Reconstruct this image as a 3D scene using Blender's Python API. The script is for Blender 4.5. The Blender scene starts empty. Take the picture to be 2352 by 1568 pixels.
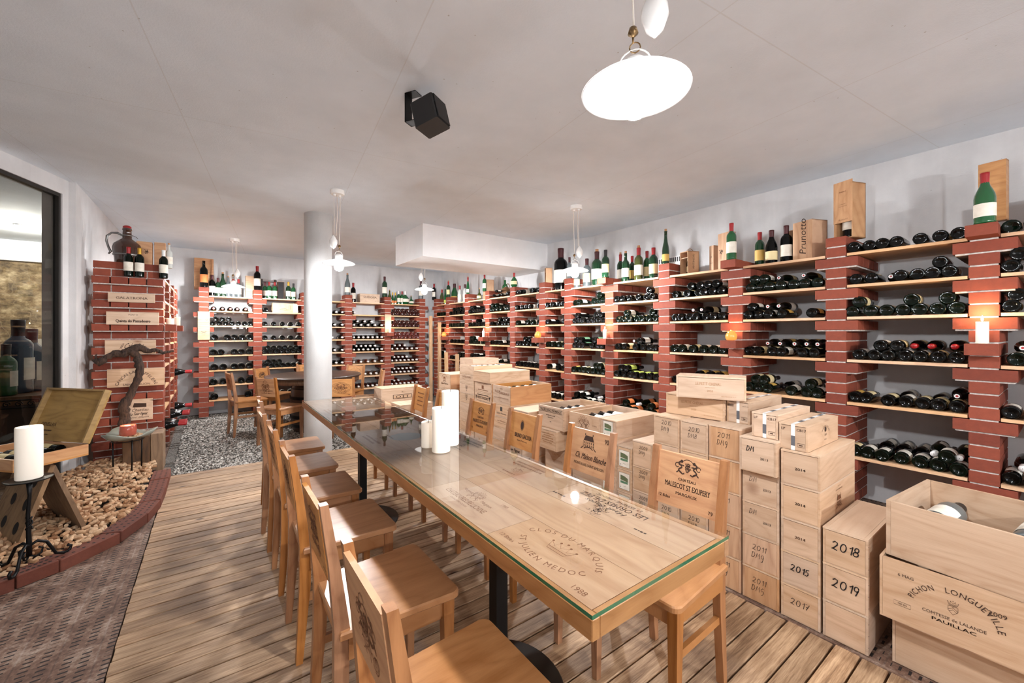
import bpy, math, random
import numpy as np
from mathutils import Matrix, Vector, Euler
rnd = random.Random(11)
PI = math.pi
SC = bpy.context.scene
COL = SC.collection
# ------------------------------------------------------------------ camera, world, exposure
CAMH = 1.30
YAW = math.radians(36.22)
cam = bpy.data.cameras.new('camera'); camo = bpy.data.objects.new('camera', cam); COL.objects.link(camo)
cam.sensor_width = 36.0; cam.lens = 36.0*940.72/2352; cam.shift_y = -18.5/2352
cam.clip_start = 0.02
camo.location = (0, 0, CAMH); camo.rotation_euler = (PI/2, 0, -YAW)
SC.camera = camo
w = bpy.data.worlds.new('world'); SC.world = w; w.use_nodes = True
w.node_tree.nodes['Background'].inputs[0].default_value = (0.5, 0.5, 0.5, 1)
w.node_tree.nodes['Background'].inputs[1].default_value = 0.02
SC.view_settings.view_transform = 'Standard'; SC.view_settings.look = 'None'
SC.view_settings.gamma = 1.0; SC.view_settings.use_curve_mapping = False
SC.view_settings.exposure = 0.72
LAMP_W = 1130.0       # strength of each pendant bulb (emission)
try:
    SC.cycles.use_denoising = True; SC.cycles.max_bounces = 10; SC.cycles.diffuse_bounces = 6
    SC.cycles.transparent_max_bounces = 12; SC.cycles.sample_clamp_indirect = 8
except Exception: pass
# room numbers
CZ = 2.62; D = 3.615; E = 7.653; TOP = 1.851; CO = 0.075
F_ = 940.72; cs, cc = math.sin(YAW), math.cos(YAW)
def onX(x, X): u = (x-1176)/F_; return X*(cc-u*cs)/(cs+u*cc)
def onY(x, Y): u = (x-1176)/F_; return Y*(cs+u*cc)/(cc-u*cs)
def PZ(x, y, Z):
    z = (CAMH-Z)*F_/(y-765.5); r = (x-1176)/F_*z; return Vector((cs*z+cc*r, cc*z-cs*r, Z))
def depth_of(p): return cs*p[0]+cc*p[1]
def in_frame(p):
    z = depth_of(p)
    if z < .1: return False
    x = 1176+F_*(cc*p[0]-cs*p[1])/z; y = 765.5-F_*(p[2]-CAMH)/z
    return -20 < x < 2372 and -20 < y < 1588
# ------------------------------------------------------------------ materials
MATS = {}
class NT:
    def __init__(s, name):
        s.m = bpy.data.materials.new(name); s.m.use_nodes = True; s.t = s.m.node_tree
        s.b = s.t.nodes['Principled BSDF']; s.out = s.t.nodes['Material Output']; MATS[name] = s.m
    def n(s, typ, **kw):
        nd = s.t.nodes.new(typ)
        for k, v in kw.items():
            if k in nd.inputs: nd.inputs[k].default_value = v
            else: setattr(nd, k, v)
        return nd
    def l(s, a, b): s.t.links.new(a, b)
    def math(s, op, a, b=None, c=None):
        nd = s.t.nodes.new('ShaderNodeMath'); nd.operation = op
        for i, v in enumerate((a, b, c)):
            if v is None: continue
            if isinstance(v, (int, float)): nd.inputs[i].default_value = v
            else: s.l(v, nd.inputs[i])
        return nd.outputs[0]
    def mix(s, f, a, b, typ='MIX'):
        nd = s.t.nodes.new('ShaderNodeMix'); nd.data_type = 'RGBA'; nd.blend_type = typ
        for i, v in ((0, f), (6, a), (7, b)):
            if isinstance(v, (int, float)): nd.inputs[i].default_value = v
            elif isinstance(v, tuple): nd.inputs[i].default_value = (*v, 1) if len(v) == 3 else v
            else: s.l(v, nd.inputs[i])
        return nd.outputs[2]
    def ramp(s, f, stops):
        nd = s.t.nodes.new('ShaderNodeValToRGB'); e = nd.color_ramp.elements
        while len(e) > 1: e.remove(e[-1])
        e[0].position = stops[0][0]; e[0].color = (*stops[0][1], 1)
        for p, c in stops[1:]:
            q = e.new(p); q.color = (*c, 1)
        s.l(f, nd.inputs[0]); return nd.outputs[0]
    def coords(s, scale=(1, 1, 1), rand=True, kind='Object'):
        tc = s.t.nodes.new('ShaderNodeTexCoord'); mp = s.t.nodes.new('ShaderNodeVectorMath'); mp.operation = 'MULTIPLY'
        s.l(tc.outputs[kind], mp.inputs[0]); mp.inputs[1].default_value = scale
        o = mp.outputs[0]
        if rand:
            oi = s.t.nodes.new('ShaderNodeObjectInfo'); at = s.t.nodes.new('ShaderNodeAttribute'); at.attribute_name = 'tint'
            r = s.math('ADD', s.math('MULTIPLY', oi.outputs['Random'], 37.0), s.math('MULTIPLY', at.outputs['Fac'], 23.0))
            ad = s.t.nodes.new('ShaderNodeVectorMath'); ad.operation = 'ADD'; s.l(o, ad.inputs[0]); s.l(r, ad.inputs[1]); o = ad.outputs[0]
        return o
    def noise(s, vec, scale, detail=4, rough=.55, dist=0):
        nd = s.t.nodes.new('ShaderNodeTexNoise'); s.l(vec, nd.inputs['Vector'])
        nd.inputs['Scale'].default_value = scale; nd.inputs['Detail'].default_value = detail
        nd.inputs['Roughness'].default_value = rough; nd.inputs['Distortion'].default_value = dist
        return nd.outputs[0]
    def bump(s, h, strength=.3, dist=.01):
        nd = s.t.nodes.new('ShaderNodeBump'); nd.inputs['Strength'].default_value = strength; nd.inputs['Distance'].default_value = dist
        s.l(h, nd.inputs['Height']); s.l(nd.outputs[0], s.b.inputs['Normal'])
    def set(s, **kw):
        for k, v in kw.items():
            k = k.replace('_', ' ')
            if isinstance(v, tuple) and len(v) == 3: v = (*v, 1)
            s.b.inputs[k].default_value = v
        return s
def srgb(r, g, b):
    f = lambda c: (c/255/12.92) if c/255 <= .04045 else ((c/255+.055)/1.055)**2.4
    return (f(r), f(g), f(b))
def plain(name, col, rough=.5, metal=0, coat=0, emit=None, es=0):
    m = NT(name); m.set(Base_Color=col, Roughness=rough, Metallic=metal)
    if coat: m.b.inputs['Coat Weight'].default_value = coat; m.b.inputs['Coat Roughness'].default_value = .03
    if emit: m.b.inputs['Emission Color'].default_value = (*emit, 1); m.b.inputs['Emission Strength'].default_value = es
    return m.m
def wood(name, c1, c2, sc, rough=.55, knot=.0, dark=None, vary=.16, bump=.15, coat=0, ring=3.0):
    m = NT(name); mx_ = max(sc); k_ = tuple((q/mx_)**.55 for q in sc)
    v = m.coords(sc); vl = m.coords(tuple(q*3.2 for q in k_))
    n1 = m.noise(v, 2.0, 4, .55, .3); n2 = m.noise(v, ring*7, 3, .6)
    nl = m.noise(vl, 1.6, 2, .45, .2); rg_ = m.math('MULTIPLY', m.math('ABSOLUTE', m.math('SUBTRACT', m.math('FRACT', m.math('MULTIPLY', nl, 13.0)), .5)), 2.0)
    rg_ = m.math('POWER', rg_, .6)
    f = m.math('ADD', m.math('MULTIPLY', n1, .52), m.math('ADD', m.math('MULTIPLY', rg_, .17), m.math('MULTIPLY', n2, .22)))
    col = m.ramp(f, [(.25, c2), (.46, tuple(.55*a+.45*b for a, b in zip(c1, c2))), (.66, c1)])
    oi = m.t.nodes.new('ShaderNodeObjectInfo'); at = m.t.nodes.new('ShaderNodeAttribute'); at.attribute_name = 'tint'
    rr = m.math('FRACT', m.math('ADD', oi.outputs['Random'], at.outputs['Fac']))
    val = m.math('ADD', m.math('MULTIPLY', rr, vary), 1-vary*.6)
    hs = m.t.nodes.new('ShaderNodeHueSaturation'); m.l(col, hs.inputs['Color']); m.l(val, hs.inputs['Value'])
    m.l(m.math('ADD', m.math('MULTIPLY', m.math('FRACT', m.math('MULTIPLY', rr, 7.3)), .24), .88), hs.inputs['Saturation'])
    col = hs.outputs[0]
    if knot:
        tc = m.coords((1, 1, 1)); vo = m.t.nodes.new('ShaderNodeTexVoronoi'); m.l(tc, vo.inputs[0]); vo.inputs['Scale'].default_value = knot
        k = m.math('SUBTRACT', 1, m.math('SMOOTH_MIN', m.math('MULTIPLY', vo.outputs[0], 9.0), 1, .1))
        k = m.math('MAXIMUM', k, 0.0)
        col = m.mix(m.math('MULTIPLY', k, .8), col, dark or (.12, .05, .02))
    m.l(col, m.b.inputs['Base Color']); m.set(Roughness=rough)
    if coat: m.b.inputs['Coat Weight'].default_value = coat; m.b.inputs['Coat Roughness'].default_value = .25
    m.bump(f, bump, .002)
    return m.m
S = srgb
wood('crate_wood', S(212, 183, 156), S(180, 146, 116), (1, 1, 16), .6, 2.6, S(110, 60, 30), vary=.2)
wood('crate_top', S(216, 190, 164), S(196, 164, 134), (1, 16, 1), .6, 1.8, S(120, 70, 38), vary=.14)
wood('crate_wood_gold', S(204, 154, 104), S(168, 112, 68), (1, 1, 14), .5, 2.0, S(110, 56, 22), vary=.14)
wood('crate_vertical', S(208, 168, 132), S(170, 126, 92), (1, 16, 1), .6, 1.6, S(120, 66, 34), vary=.15)
wood('old_crate_wood', S(170, 140, 92), S(124, 96, 58), (1, 1, 12), .5, 0, vary=.1)
wood('oak', S(176, 124, 82), S(126, 78, 44), (14, 14, 1.2), .38, 0, vary=.14, bump=.1, coat=.25)
wood('oak_seat', S(184, 134, 92), S(146, 96, 58), (1.2, 13, 3), .34, 0, vary=.12, bump=.08, coat=.35)
wood('table_edge', S(172, 130, 90), S(134, 92, 56), (14, 1.0, 14), .42, 0, vary=.06, bump=.1, coat=.2)
wood('table_edge_short', S(172, 130, 90), S(134, 92, 56), (1.0, 14, 14), .42, 0, vary=.06, bump=.1, coat=.2)
wood('table_panel', S(184, 156, 130), S(156, 122, 96), (14, 1, 1), .5, 1.6, S(150, 90, 50), vary=.16, bump=.05)
wood('shelf_board', S(226, 186, 146), S(190, 146, 106), (14, 1, 14), .6, 0, vary=.14)
wood('shelf_board_back', S(226, 186, 146), S(190, 146, 106), (1, 14, 14), .6, 0, vary=.14)
wood('dark_table_wood', S(64, 44, 34), S(36, 25, 20), (1, 12, 1), .35, 0, vary=.05, coat=.3)
wood('barrel_wood', S(120, 88, 62), S(58, 42, 32), (10, 10, 1), .7, 0, vary=.3)
wood('rack_wood', S(158, 124, 88), S(96, 68, 46), (10, 10, 1.2), .65, 0, vary=.1, bump=.3)
wood('old_plank', S(196, 160, 124), S(150, 116, 84), (12, 12, 1), .7, 0, vary=.2)
def deck_mat():
    m = NT('deck_wood'); v = m.coords((1.0, 15, 4))
    n1 = m.noise(v, 2.5, 6, .62, .6); n2 = m.noise(v, 14, 4, .6)
    big = m.noise(m.coords((1, 1, 1), rand=False), 1.7, 3, .6)
    at = m.t.nodes.new('ShaderNodeAttribute'); at.attribute_name = 'tint'
    f = m.math('ADD', m.math('MULTIPLY', n1, .6), m.math('MULTIPLY', n2, .4))
    c = m.ramp(f, [(.28, S(90, 64, 44)), (.43, S(158, 124, 92)), (.62, S(208, 174, 138))])
    wv = m.math('ADD', m.math('MULTIPLY', at.outputs['Fac'], .34), .72)
    hs = m.t.nodes.new('ShaderNodeHueSaturation'); m.l(c, hs.inputs['Color']); m.l(wv, hs.inputs['Value'])
    stain = m.ramp(big, [(.36, (.55, .5, .47)), (.55, (1, 1, 1))])
    c = m.mix(.75, hs.outputs[0], stain, 'MULTIPLY')
    vo = m.t.nodes.new('ShaderNodeTexVoronoi'); m.l(m.coords((1, 1.8, 1)), vo.inputs[0]); vo.inputs['Scale'].default_value = 2.6
    kn = m.math('MAXIMUM', m.math('SUBTRACT', 1, m.math('MULTIPLY', vo.outputs[0], 11.0)), 0.0); c = m.mix(m.math('MINIMUM', m.math('MULTIPLY', kn, 1.6), .85), c, S(66, 42, 28))
    m.l(c, m.b.inputs['Base Color']); m.set(Roughness=.62); m.bump(f, .35, .003)
deck_mat()
def brick_mat(name, a, b):
    m = NT(name); v = m.coords((1, 1, 1)); n = m.noise(v, 28, 5, .65); n2 = m.noise(v, 160, 2, .5)
    at = m.t.nodes.new('ShaderNodeAttribute'); at.attribute_name = 'tint'
    c = m.mix(at.outputs['Fac'], a, b)
    c = m.mix(.55, c, m.ramp(n, [(.3, (.72, .7, .7)), (.7, (1.12, 1.08, 1.05))]), 'MULTIPLY')
    c = m.mix(m.math('MULTIPLY', m.math('GREATER_THAN', n2, .66), .25), c, (.15, .05, .03))
    m.l(c, m.b.inputs['Base Color']); m.set(Roughness=.78); m.bump(m.math('ADD', n, m.math('MULTIPLY', n2, .4)), .35, .003)
brick_mat('red_brick', S(116, 50, 32), S(142, 68, 46))
brick_mat('kerb_brick', S(98, 50, 36), S(118, 64, 47))
m = NT('mortar'); n = m.noise(m.coords((1, 1, 1)), 60, 4); m.l(m.ramp(n, [(.3, S(168, 158, 150)), (.7, S(214, 206, 200))]), m.b.inputs['Base Color']); m.set(Roughness=.9); m.bump(n, .5, .004)
def plaster(name, c1, c2, streak=False):
    m = NT(name); v = m.coords((1, 1, 1), rand=False); n = m.noise(v, 3.5, 5, .6); n2 = m.noise(v, 120, 3, .6)
    c = m.ramp(n, [(.3, c2), (.7, c1)])
    if streak:
        n3 = m.noise(m.coords((3, 3, .35), rand=False), 2.2, 4, .7)
        c = m.mix(.35, c, m.ramp(n3, [(.35, (.86, .86, .86)), (.6, (1, 1, 1))]), 'MULTIPLY')
    vo = m.t.nodes.new('ShaderNodeTexVoronoi'); m.l(v, vo.inputs[0]); vo.inputs['Scale'].default_value = 9
    c = m.mix(m.math('MULTIPLY', m.math('LESS_THAN', vo.outputs[0], .035), .5), c, (.3, .28, .26))
    m.l(c, m.b.inputs['Base Color']); m.set(Roughness=.9); m.bump(m.math('ADD', m.math('MULTIPLY', n, 2), n2), .18, .006)
    return m
plaster('white_wall', S(212, 211, 211), S(198, 197, 198), True); plaster('column_paint', S(190, 189, 188), S(180, 179, 178), True)
plaster('white_plaster', S(232, 231, 231), S(222, 221, 221))
def ceiling_mat():
    m = plaster('ceiling_concrete', S(224, 233, 242), S(216, 225, 234))
    # formwork panel seams: thin slightly darker lines on a skewed grid
    tc = m.t.nodes.new('ShaderNodeTexCoord'); mp = m.t.nodes.new('ShaderNodeMapping'); m.l(tc.outputs['Object'], mp.inputs[0])
    mp.inputs['Rotation'].default_value = (0, 0, .12)
    sx = m.t.nodes.new('ShaderNodeSeparateXYZ'); m.l(mp.outputs[0], sx.inputs[0])
    lx = m.math('LESS_THAN', m.math('ABSOLUTE', m.math('SUBTRACT', m.math('FRACT', m.math('MULTIPLY', sx.outputs[0], 1/1.05)), .5)), .0028)
    ly = m.math('LESS_THAN', m.math('ABSOLUTE', m.math('SUBTRACT', m.math('FRACT', m.math('MULTIPLY', sx.outputs[1], 1/2.1)), .5)), .0014)
    s_ = m.math('MAXIMUM', lx, ly)
    old = m.b.inputs['Base Color'].links[0].from_socket
    m.l(m.mix(m.math('MULTIPLY', s_, .2), old, (.42, .38, .34)), m.b.inputs['Base Color'])
ceiling_mat()
def paver_mat():
    m = NT('perforated_paver'); tc = m.t.nodes.new('ShaderNodeTexCoord'); sx = m.t.nodes.new('ShaderNodeSeparateXYZ'); m.l(tc.outputs['Object'], sx.inputs[0])
    X = m.math('MULTIPLY', sx.outputs[0], 1/.125); col_ = m.math('FLOOR', X); fx = m.math('FRACT', X)
    Y = m.math('ADD', m.math('MULTIPLY', sx.outputs[1], 1/.255), m.math('MULTIPLY', col_, .37)); fy = m.math('FRACT', Y)
    fx2 = m.math('FRACT', m.math('MULTIPLY', m.math('SUBTRACT', fx, .08), 2/.84)); fy2 = m.math('FRACT', m.math('MULTIPLY', fy, 9.0))
    inx = m.math('LESS_THAN', m.math('ABSOLUTE', m.math('SUBTRACT', fx2, .5)), .27)
    edge = m.math('LESS_THAN', m.math('ABSOLUTE', m.math('SUBTRACT', fx, .5)), .42)
    edy = m.math('LESS_THAN', m.math('ABSOLUTE', m.math('SUBTRACT', fy, .5)), .44)
    iny = m.math('LESS_THAN', m.math('ABSOLUTE', m.math('SUBTRACT', fy2, .5)), .15)
    slot = m.math('MULTIPLY', m.math('MULTIPLY', inx, iny), m.math('MULTIPLY', edge, edy))
    jx = m.math('GREATER_THAN', m.math('ABSOLUTE', m.math('SUBTRACT', fx, .5)), .475)
    jy = m.math('GREATER_THAN', m.math('ABSOLUTE', m.math('SUBTRACT', fy, .5)), .488)
    joint = m.math('MAXIMUM', jx, jy)
    n = m.noise(m.coords((1, 1, 1), rand=False), 7, 6, .7); n2 = m.noise(m.coords((1, 1, 1), rand=False), 60, 4, .7)
    c = m.ramp(m.math('ADD', m.math('MULTIPLY', n, .6), m.math('MULTIPLY', n2, .4)), [(.38, S(84, 60, 48)), (.5, S(116, 88, 72)), (.66, S(170, 150, 134))])
    c = m.mix(m.math('MULTIPLY', joint, .5), c, m.ramp(n, [(.45, S(60, 42, 36)), (.6, S(170, 152, 140))]))
    c = m.mix(slot, c, S(24, 16, 15))  # slots are only painted: near-black stands in for the shade inside them
    m.l(c, m.b.inputs['Base Color']); m.set(Roughness=.75)
    h = m.math('SUBTRACT', m.math('MULTIPLY', n2, .3), m.math('MAXIMUM', slot, m.math('MULTIPLY', joint, .6))); m.bump(h, .5, .004)
paver_mat()
m = NT('gravel_stone'); at = m.n('ShaderNodeAttribute', attribute_name='tint'); m.l(m.ramp(at.outputs['Fac'], [(0, S(84, 79, 73)), (.5, S(158, 151, 143)), (1, S(220, 214, 206))]), m.b.inputs['Base Color']); m.set(Roughness=.85)
m = NT('gravel_bed'); n = m.noise(m.coords((1, 1, 1), rand=False), 90, 3); m.l(m.ramp(n, [(.35, S(40, 36, 33)), (.65, S(150, 144, 136))]), m.b.inputs['Base Color']); m.set(Roughness=.95); m.bump(n, 1, .01)
m = NT('cork'); oi = m.n('ShaderNodeObjectInfo'); at = m.n('ShaderNodeAttribute', attribute_name='tint'); n = m.noise(m.coords((1, 1, 1)), 130, 3, .6)
rr_ = m.math('FRACT', m.math('ADD', oi.outputs['Random'], at.outputs['Fac']))
m.l(m.mix(.45, m.ramp(rr_, [(0, S(140, 96, 62)), (.15, S(172, 130, 94)), (.5, S(200, 162, 124)), (1, S(220, 188, 154))]), m.ramp(n, [(.35, (.6, .5, .42)), (.6, (1, 1, 1))]), 'MULTIPLY'), m.b.inputs['Base Color']); m.set(Roughness=.85)
m = NT('stone_wall'); v = m.coords((1, 1, 1.7), rand=False); vd = m.t.nodes.new('ShaderNodeVectorMath'); vd.operation = 'ADD'
nn = m.t.nodes.new('ShaderNodeTexNoise'); m.l(v, nn.inputs[0]); nn.inputs['Scale'].default_value = 1.6; m.l(v, vd.inputs[0]); m.l(nn.outputs[1], vd.inputs[1])
vo = m.t.nodes.new('ShaderNodeTexVoronoi'); vo.feature = 'DISTANCE_TO_EDGE'; m.l(vd.outputs[0], vo.inputs[0]); vo.inputs['Scale'].default_value = 2.4
vc = m.t.nodes.new('ShaderNodeTexVoronoi'); m.l(vd.outputs[0], vc.inputs[0]); vc.inputs['Scale'].default_value = 2.4
n = m.noise(v, 6, 6, .7)
c = m.mix(.6, m.ramp(n, [(.35, S(70, 58, 42)), (.5, S(132, 112, 82)), (.68, S(196, 176, 142))]), m.ramp(vc.outputs[0], [(.1, (1, 1, 1)), (.7, (.6, .58, .55))]), 'MULTIPLY')
m.l(m.mix(m.math('MULTIPLY', m.math('LESS_THAN', vo.outputs[0], .02), .6), c, S(128, 112, 88)), m.b.inputs['Base Color']); m.set(Roughness=.9)
m.bump(m.math('ADD', m.math('SMOOTH_MIN', vo.outputs[0], .12, .05), m.math('MULTIPLY', n, .3)), .7, .035)
plain('black_glass', (.0012, .0016, .0016), .07)
plain('dark_green_glass', (.0012, .004, .002), .07)
plain('green_glass', (.010, .085, .026), .06, coat=.6); plain('bottle_green', (.006, .034, .013), .07, coat=.4)
plain('pale_glass', (.55, .58, .56), .05, coat=.5)
plain('dusty_glass', (.10, .12, .125), .35, coat=.2)
plain('olive_glass', (.05, .06, .015), .08, coat=.6)
plain('amber_glass', (.04, .011, .004), .07, coat=.6)
plain('rose_glass', (.09, .014, .008), .08, coat=.6)
plain('wine_red_glass', (.028, .006, .005), .08, coat=.6)
plain('blue_glass', (.02, .045, .085), .1, coat=.6)
for q_ in ('black_glass', 'dark_green_glass'): MATS[q_].node_tree.nodes['Principled BSDF'].inputs['Specular IOR Level'].default_value = .3
m = NT('label_paper'); n = m.noise(m.coords((1, 1, 1)), 22, 4); m.l(m.ramp(n, [(.3, S(214, 206, 190)), (.7, S(238, 233, 222))]), m.b.inputs['Base Color']); m.set(Roughness=.7)
plain('label_cream', S(226, 208, 160), .7); plain('label_gold', S(206, 166, 84), .5); plain('label_orange', S(222, 132, 74), .7); plain('label_green', S(92, 130, 100), .7); plain('label_lime', S(186, 196, 96), .7)
plain('capsule_red', S(150, 26, 30), .35); plain('capsule_black', S(26, 20, 22), .4); plain('capsule_maroon', S(70, 20, 24), .4)
plain('capsule_gold', S(206, 158, 60), .3, .6); plain('capsule_white', S(226, 224, 222), .4); plain('capsule_rose', S(196, 130, 126), .4)
plain('cork_stopper', S(176, 130, 92), .8); plain('ink', S(56, 34, 22), .8); plain('ink_soft', S(120, 76, 46), .8); plain('ink_faint', S(164, 122, 84), .8); plain('marker', S(22, 20, 22), .6)
plain('ink_grey', S(60, 58, 56), .7); plain('chateau_green', S(96, 106, 74), .8)
plain('lamp_enamel', S(240, 240, 238), .25, coat=.4); plain('bulb_glow', (1, 1, 1), .4, emit=(.965, .98, 1.0), es=LAMP_W)
m = NT('shade_opal'); m.set(Base_Color=S(244, 243, 240), Roughness=.3)
tl = m.t.nodes.new('ShaderNodeBsdfTranslucent'); tl.inputs[0].default_value = (.96, .96, .96, 1); mx = m.t.nodes.new('ShaderNodeMixShader'); mx.inputs[0].default_value = .92
m.l(m.b.outputs[0], mx.inputs[1]); m.l(tl.outputs[0], mx.inputs[2]); m.l(mx.outputs[0], m.out.inputs[0])
plain('cord_white', S(220, 212, 202), .7); plain('brass', S(120, 96, 66), .35, .9); plain('steel', S(176, 174, 170), .25, .9)
plain('black_plastic', S(22, 22, 23), .5); plain('black_iron', S(20, 19, 20), .45, .6); plain('window_frame', S(40, 36, 33), .5, .3)
plain('pewter', S(120, 118, 116), .35, .9); plain('wax', S(246, 238, 224), .45)
b = MATS['wax'].node_tree.nodes['Principled BSDF']; b.inputs['Subsurface Weight'].default_value = .4; b.inputs['Subsurface Radius'].default_value = (.03, .02, .012)
plain('wax_lit', S(250, 236, 214), .45, emit=(1, .78, .5), es=.9); plain('flame', (1, .8, .4), .5, emit=(1, .72, .36), es=40)
plain('amber_jar', S(226, 112, 44), .2, coat=.4, emit=(1, .36, .08), es=.55); plain('red_jar', S(150, 62, 50), .15, coat=.7, emit=(1, .3, .16), es=.06)
plain('blue_inlay', S(122, 138, 146), .4); plain('hole_dark', S(22, 14, 12), .9); plain('tape', S(232, 232, 230), .5); plain('tape_grey', S(96, 98, 104), .5)
plain('vine_bark', S(66, 46, 36), .85); plain('wicker', S(120, 84, 52), .7); plain('vent_dark', S(40, 40, 42), .7); plain('dish_glass', S(150, 156, 146), .15, coat=.6)
m = NT('vine_wood'); n = m.noise(m.coords((8, 8, 1)), 9, 6, .7); m.l(m.ramp(n, [(.35, S(26, 18, 15)), (.65, S(84, 60, 46))]), m.b.inputs['Base Color']); m.set(Roughness=.85); m.bump(n, 1, .01)
plain('glass_edge', S(0, 96, 66), .08, coat=.8)
ge = MATS['glass_edge']; gt = ge.node_tree; gq = gt.nodes.new('ShaderNodeNewGeometry'); gx_ = gt.nodes.new('ShaderNodeMixShader'); gr = gt.nodes.new('ShaderNodeBsdfTransparent')
gt.links.new(gq.outputs['Backfacing'], gx_.inputs[0]); gt.links.new(gt.nodes['Principled BSDF'].outputs[0], gx_.inputs[1]); gt.links.new(gr.outputs[0], gx_.inputs[2]); gt.links.new(gx_.outputs[0], gt.nodes['Material Output'].inputs[0])
def clear_glass(name, tint, base=.04):
    m = NT(name); m.t.nodes.remove(m.b)
    tr = m.t.nodes.new('ShaderNodeBsdfTransparent'); tr.inputs[0].default_value = (*tint, 1)
    gl = m.t.nodes.new('ShaderNodeBsdfGlossy'); gl.inputs['Roughness'].default_value = .015
    fr = m.t.nodes.new('ShaderNodeFresnel'); fr.inputs[0].default_value = 1.5
    mx = m.t.nodes.new('ShaderNodeMixShader'); m.l(fr.outputs[0], mx.inputs[0]); m.l(tr.outputs[0], mx.inputs[1]); m.l(gl.outputs[0], mx.inputs[2]); m.l(mx.outputs[0], m.out.inputs[0])
clear_glass('table_glass', (.97, .985, .975)); clear_glass('window_glass', (.93, .97, .95))
# ------------------------------------------------------------------ mesh builder
class MB:
    def __init__(s): s.v = []; s.f = []; s.m = []; s.t = []; s.sm = []
    def add(s, vs, fs, m=0, t=0.0, sm=False, M=None):
        o = len(s.v)
        if M is not None: vs = [tuple(M @ Vector(p)) for p in vs]
        s.v.extend(vs)
        for f in fs: s.f.append(tuple(i+o for i in f)); s.m.append(m); s.t.append(t); s.sm.append(sm)
        return s
    def box(s, x0, y0, z0, x1, y1, z1, m=0, t=0.0, M=None):
        vs = [(x0,y0,z0),(x1,y0,z0),(x1,y1,z0),(x0,y1,z0),(x0,y0,z1),(x1,y0,z1),(x1,y1,z1),(x0,y1,z1)]
        return s.add(vs, [(0,3,2,1),(4,5,6,7),(0,1,5,4),(1,2,6,5),(2,3,7,6),(3,0,4,7)], m, t, False, M)
    def bbox(s, x0, y0, z0, x1, y1, z1, b=.004, m=0, t=0.0, M=None):   # box with bevelled vertical and top edges
        def ring(z, i): return [(x0+i+b,y0+i,z),(x1-i-b,y0+i,z),(x1-i,y0+i+b,z),(x1-i,y1-i-b,z),(x1-i-b,y1-i,z),(x0+i+b,y1-i,z),(x0+i,y1-i-b,z),(x0+i,y0+i+b,z)]
        vs = ring(z0, 0)+ring(z1-b, 0)+ring(z1, b*.8)
        fs = [tuple(range(7,-1,-1)), tuple(range(16,24))]
        for k in (0, 8):
            for i in range(8): j = (i+1) % 8; fs.append((k+i, k+j, k+8+j, k+8+i))
        return s.add(vs, fs, m, t, False, M)
    def hexa(s, p, m=0, t=0.0, M=None):    # 8 corners: bottom 4 then top 4
        return s.add(p, [(0,3,2,1),(4,5,6,7),(0,1,5,4),(1,2,6,5),(2,3,7,6),(3,0,4,7)], m, t, False, M)
    def lathe(s, prof, n=16, m=0, t=0.0, M=None, cap=True, a0=0, a1=2*PI, sm=True):
        full = abs(a1-a0-2*PI) < 1e-6; k = n if full else n+1
        vs = []; fs = []
        for r, z in prof:
            for i in range(k):
                a = a0+(a1-a0)*i/n; vs.append((r*math.cos(a), r*math.sin(a), z))
        for j in range(len(prof)-1):
            for i in range(n):
                i2 = (i+1) % k; fs.append((j*k+i, j*k+i2, (j+1)*k+i2, (j+1)*k+i))
        s.add(vs, fs, m, t, sm, M)
        if cap and full:
            for j, rev in ((0, True), (len(prof)-1, False)):
                if prof[j][0] > 1e-4:
                    vv = vs[j*k:(j+1)*k]; f = tuple(range(k)); s.add(vv, [f[::-1] if rev else f], m, t, False, M)
        return s
    def tube(s, pts, r, n=8, m=0, t=0.0, M=None, rs=None):
        pts = [Vector(p) for p in pts]; rings = []; a = None
        for i, p in enumerate(pts):
            d = (pts[min(i+1, len(pts)-1)]-pts[max(i-1, 0)]).normalized()
            if a is None: a = (Vector((0, 0, 1)) if abs(d.z) < .9 else Vector((1, 0, 0))).cross(d)
            a = a-d*a.dot(d); a = a.normalized() if a.length > 1e-6 else d.orthogonal().normalized(); b_ = d.cross(a); R = rs[i] if rs else r
            rings += [tuple(p+(a*math.cos(2*PI*k/n)+b_*math.sin(2*PI*k/n))*R) for k in range(n)]
        fs = []
        for j in range(len(pts)-1):
            for i in range(n): i2 = (i+1) % n; fs.append((j*n+i, j*n+i2, (j+1)*n+i2, (j+1)*n+i))
        fs.append(tuple(range(n))[::-1]); fs.append(tuple(range((len(pts)-1)*n, len(pts)*n)))
        return s.add(rings, fs, m, t, True, M)
    def sphere(s, c, r, n=14, m=0, M=None, sz=1.0):
        prof = [(r*math.sin(PI*k/n)+1e-5, -r*sz*math.cos(PI*k/n)) for k in range(n+1)]
        T = Matrix.Translation(c); return s.lathe(prof, n+2, m, 0, (M @ T) if M is not None else T, cap=False)
    def build(s, name, mats, parent=None, loc=None, rot=None):
        me = bpy.data.meshes.new(name); me.from_pydata(s.v, [], s.f)
        if isinstance(mats, str): mats = [mats]
        for q in mats: me.materials.append(MATS[q])
        me.polygons.foreach_set('material_index', s.m); me.polygons.foreach_set('use_smooth', s.sm)
        a = me.attributes.new('tint', 'FLOAT', 'FACE'); a.data.foreach_set('value', s.t)
        me.update()
        o = bpy.data.objects.new(name, me); COL.objects.link(o)
        if parent is not None: o.parent = parent
        if loc is not None: o.location = loc
        if rot is not None: o.rotation_euler = rot
        return o
def tag(o, label=None, cat=None, group=None, kind=None):
    if label: o['label'] = label
    if cat: o['category'] = cat
    if group: o['group'] = group
    if kind: o['kind'] = kind
    return o
def empty(name, loc=(0, 0, 0), rz=0.0):
    o = bpy.data.objects.new(name, None); COL.objects.link(o); o.location = loc; o.rotation_euler = (0, 0, rz); o.empty_display_size = .05
    return o
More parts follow.
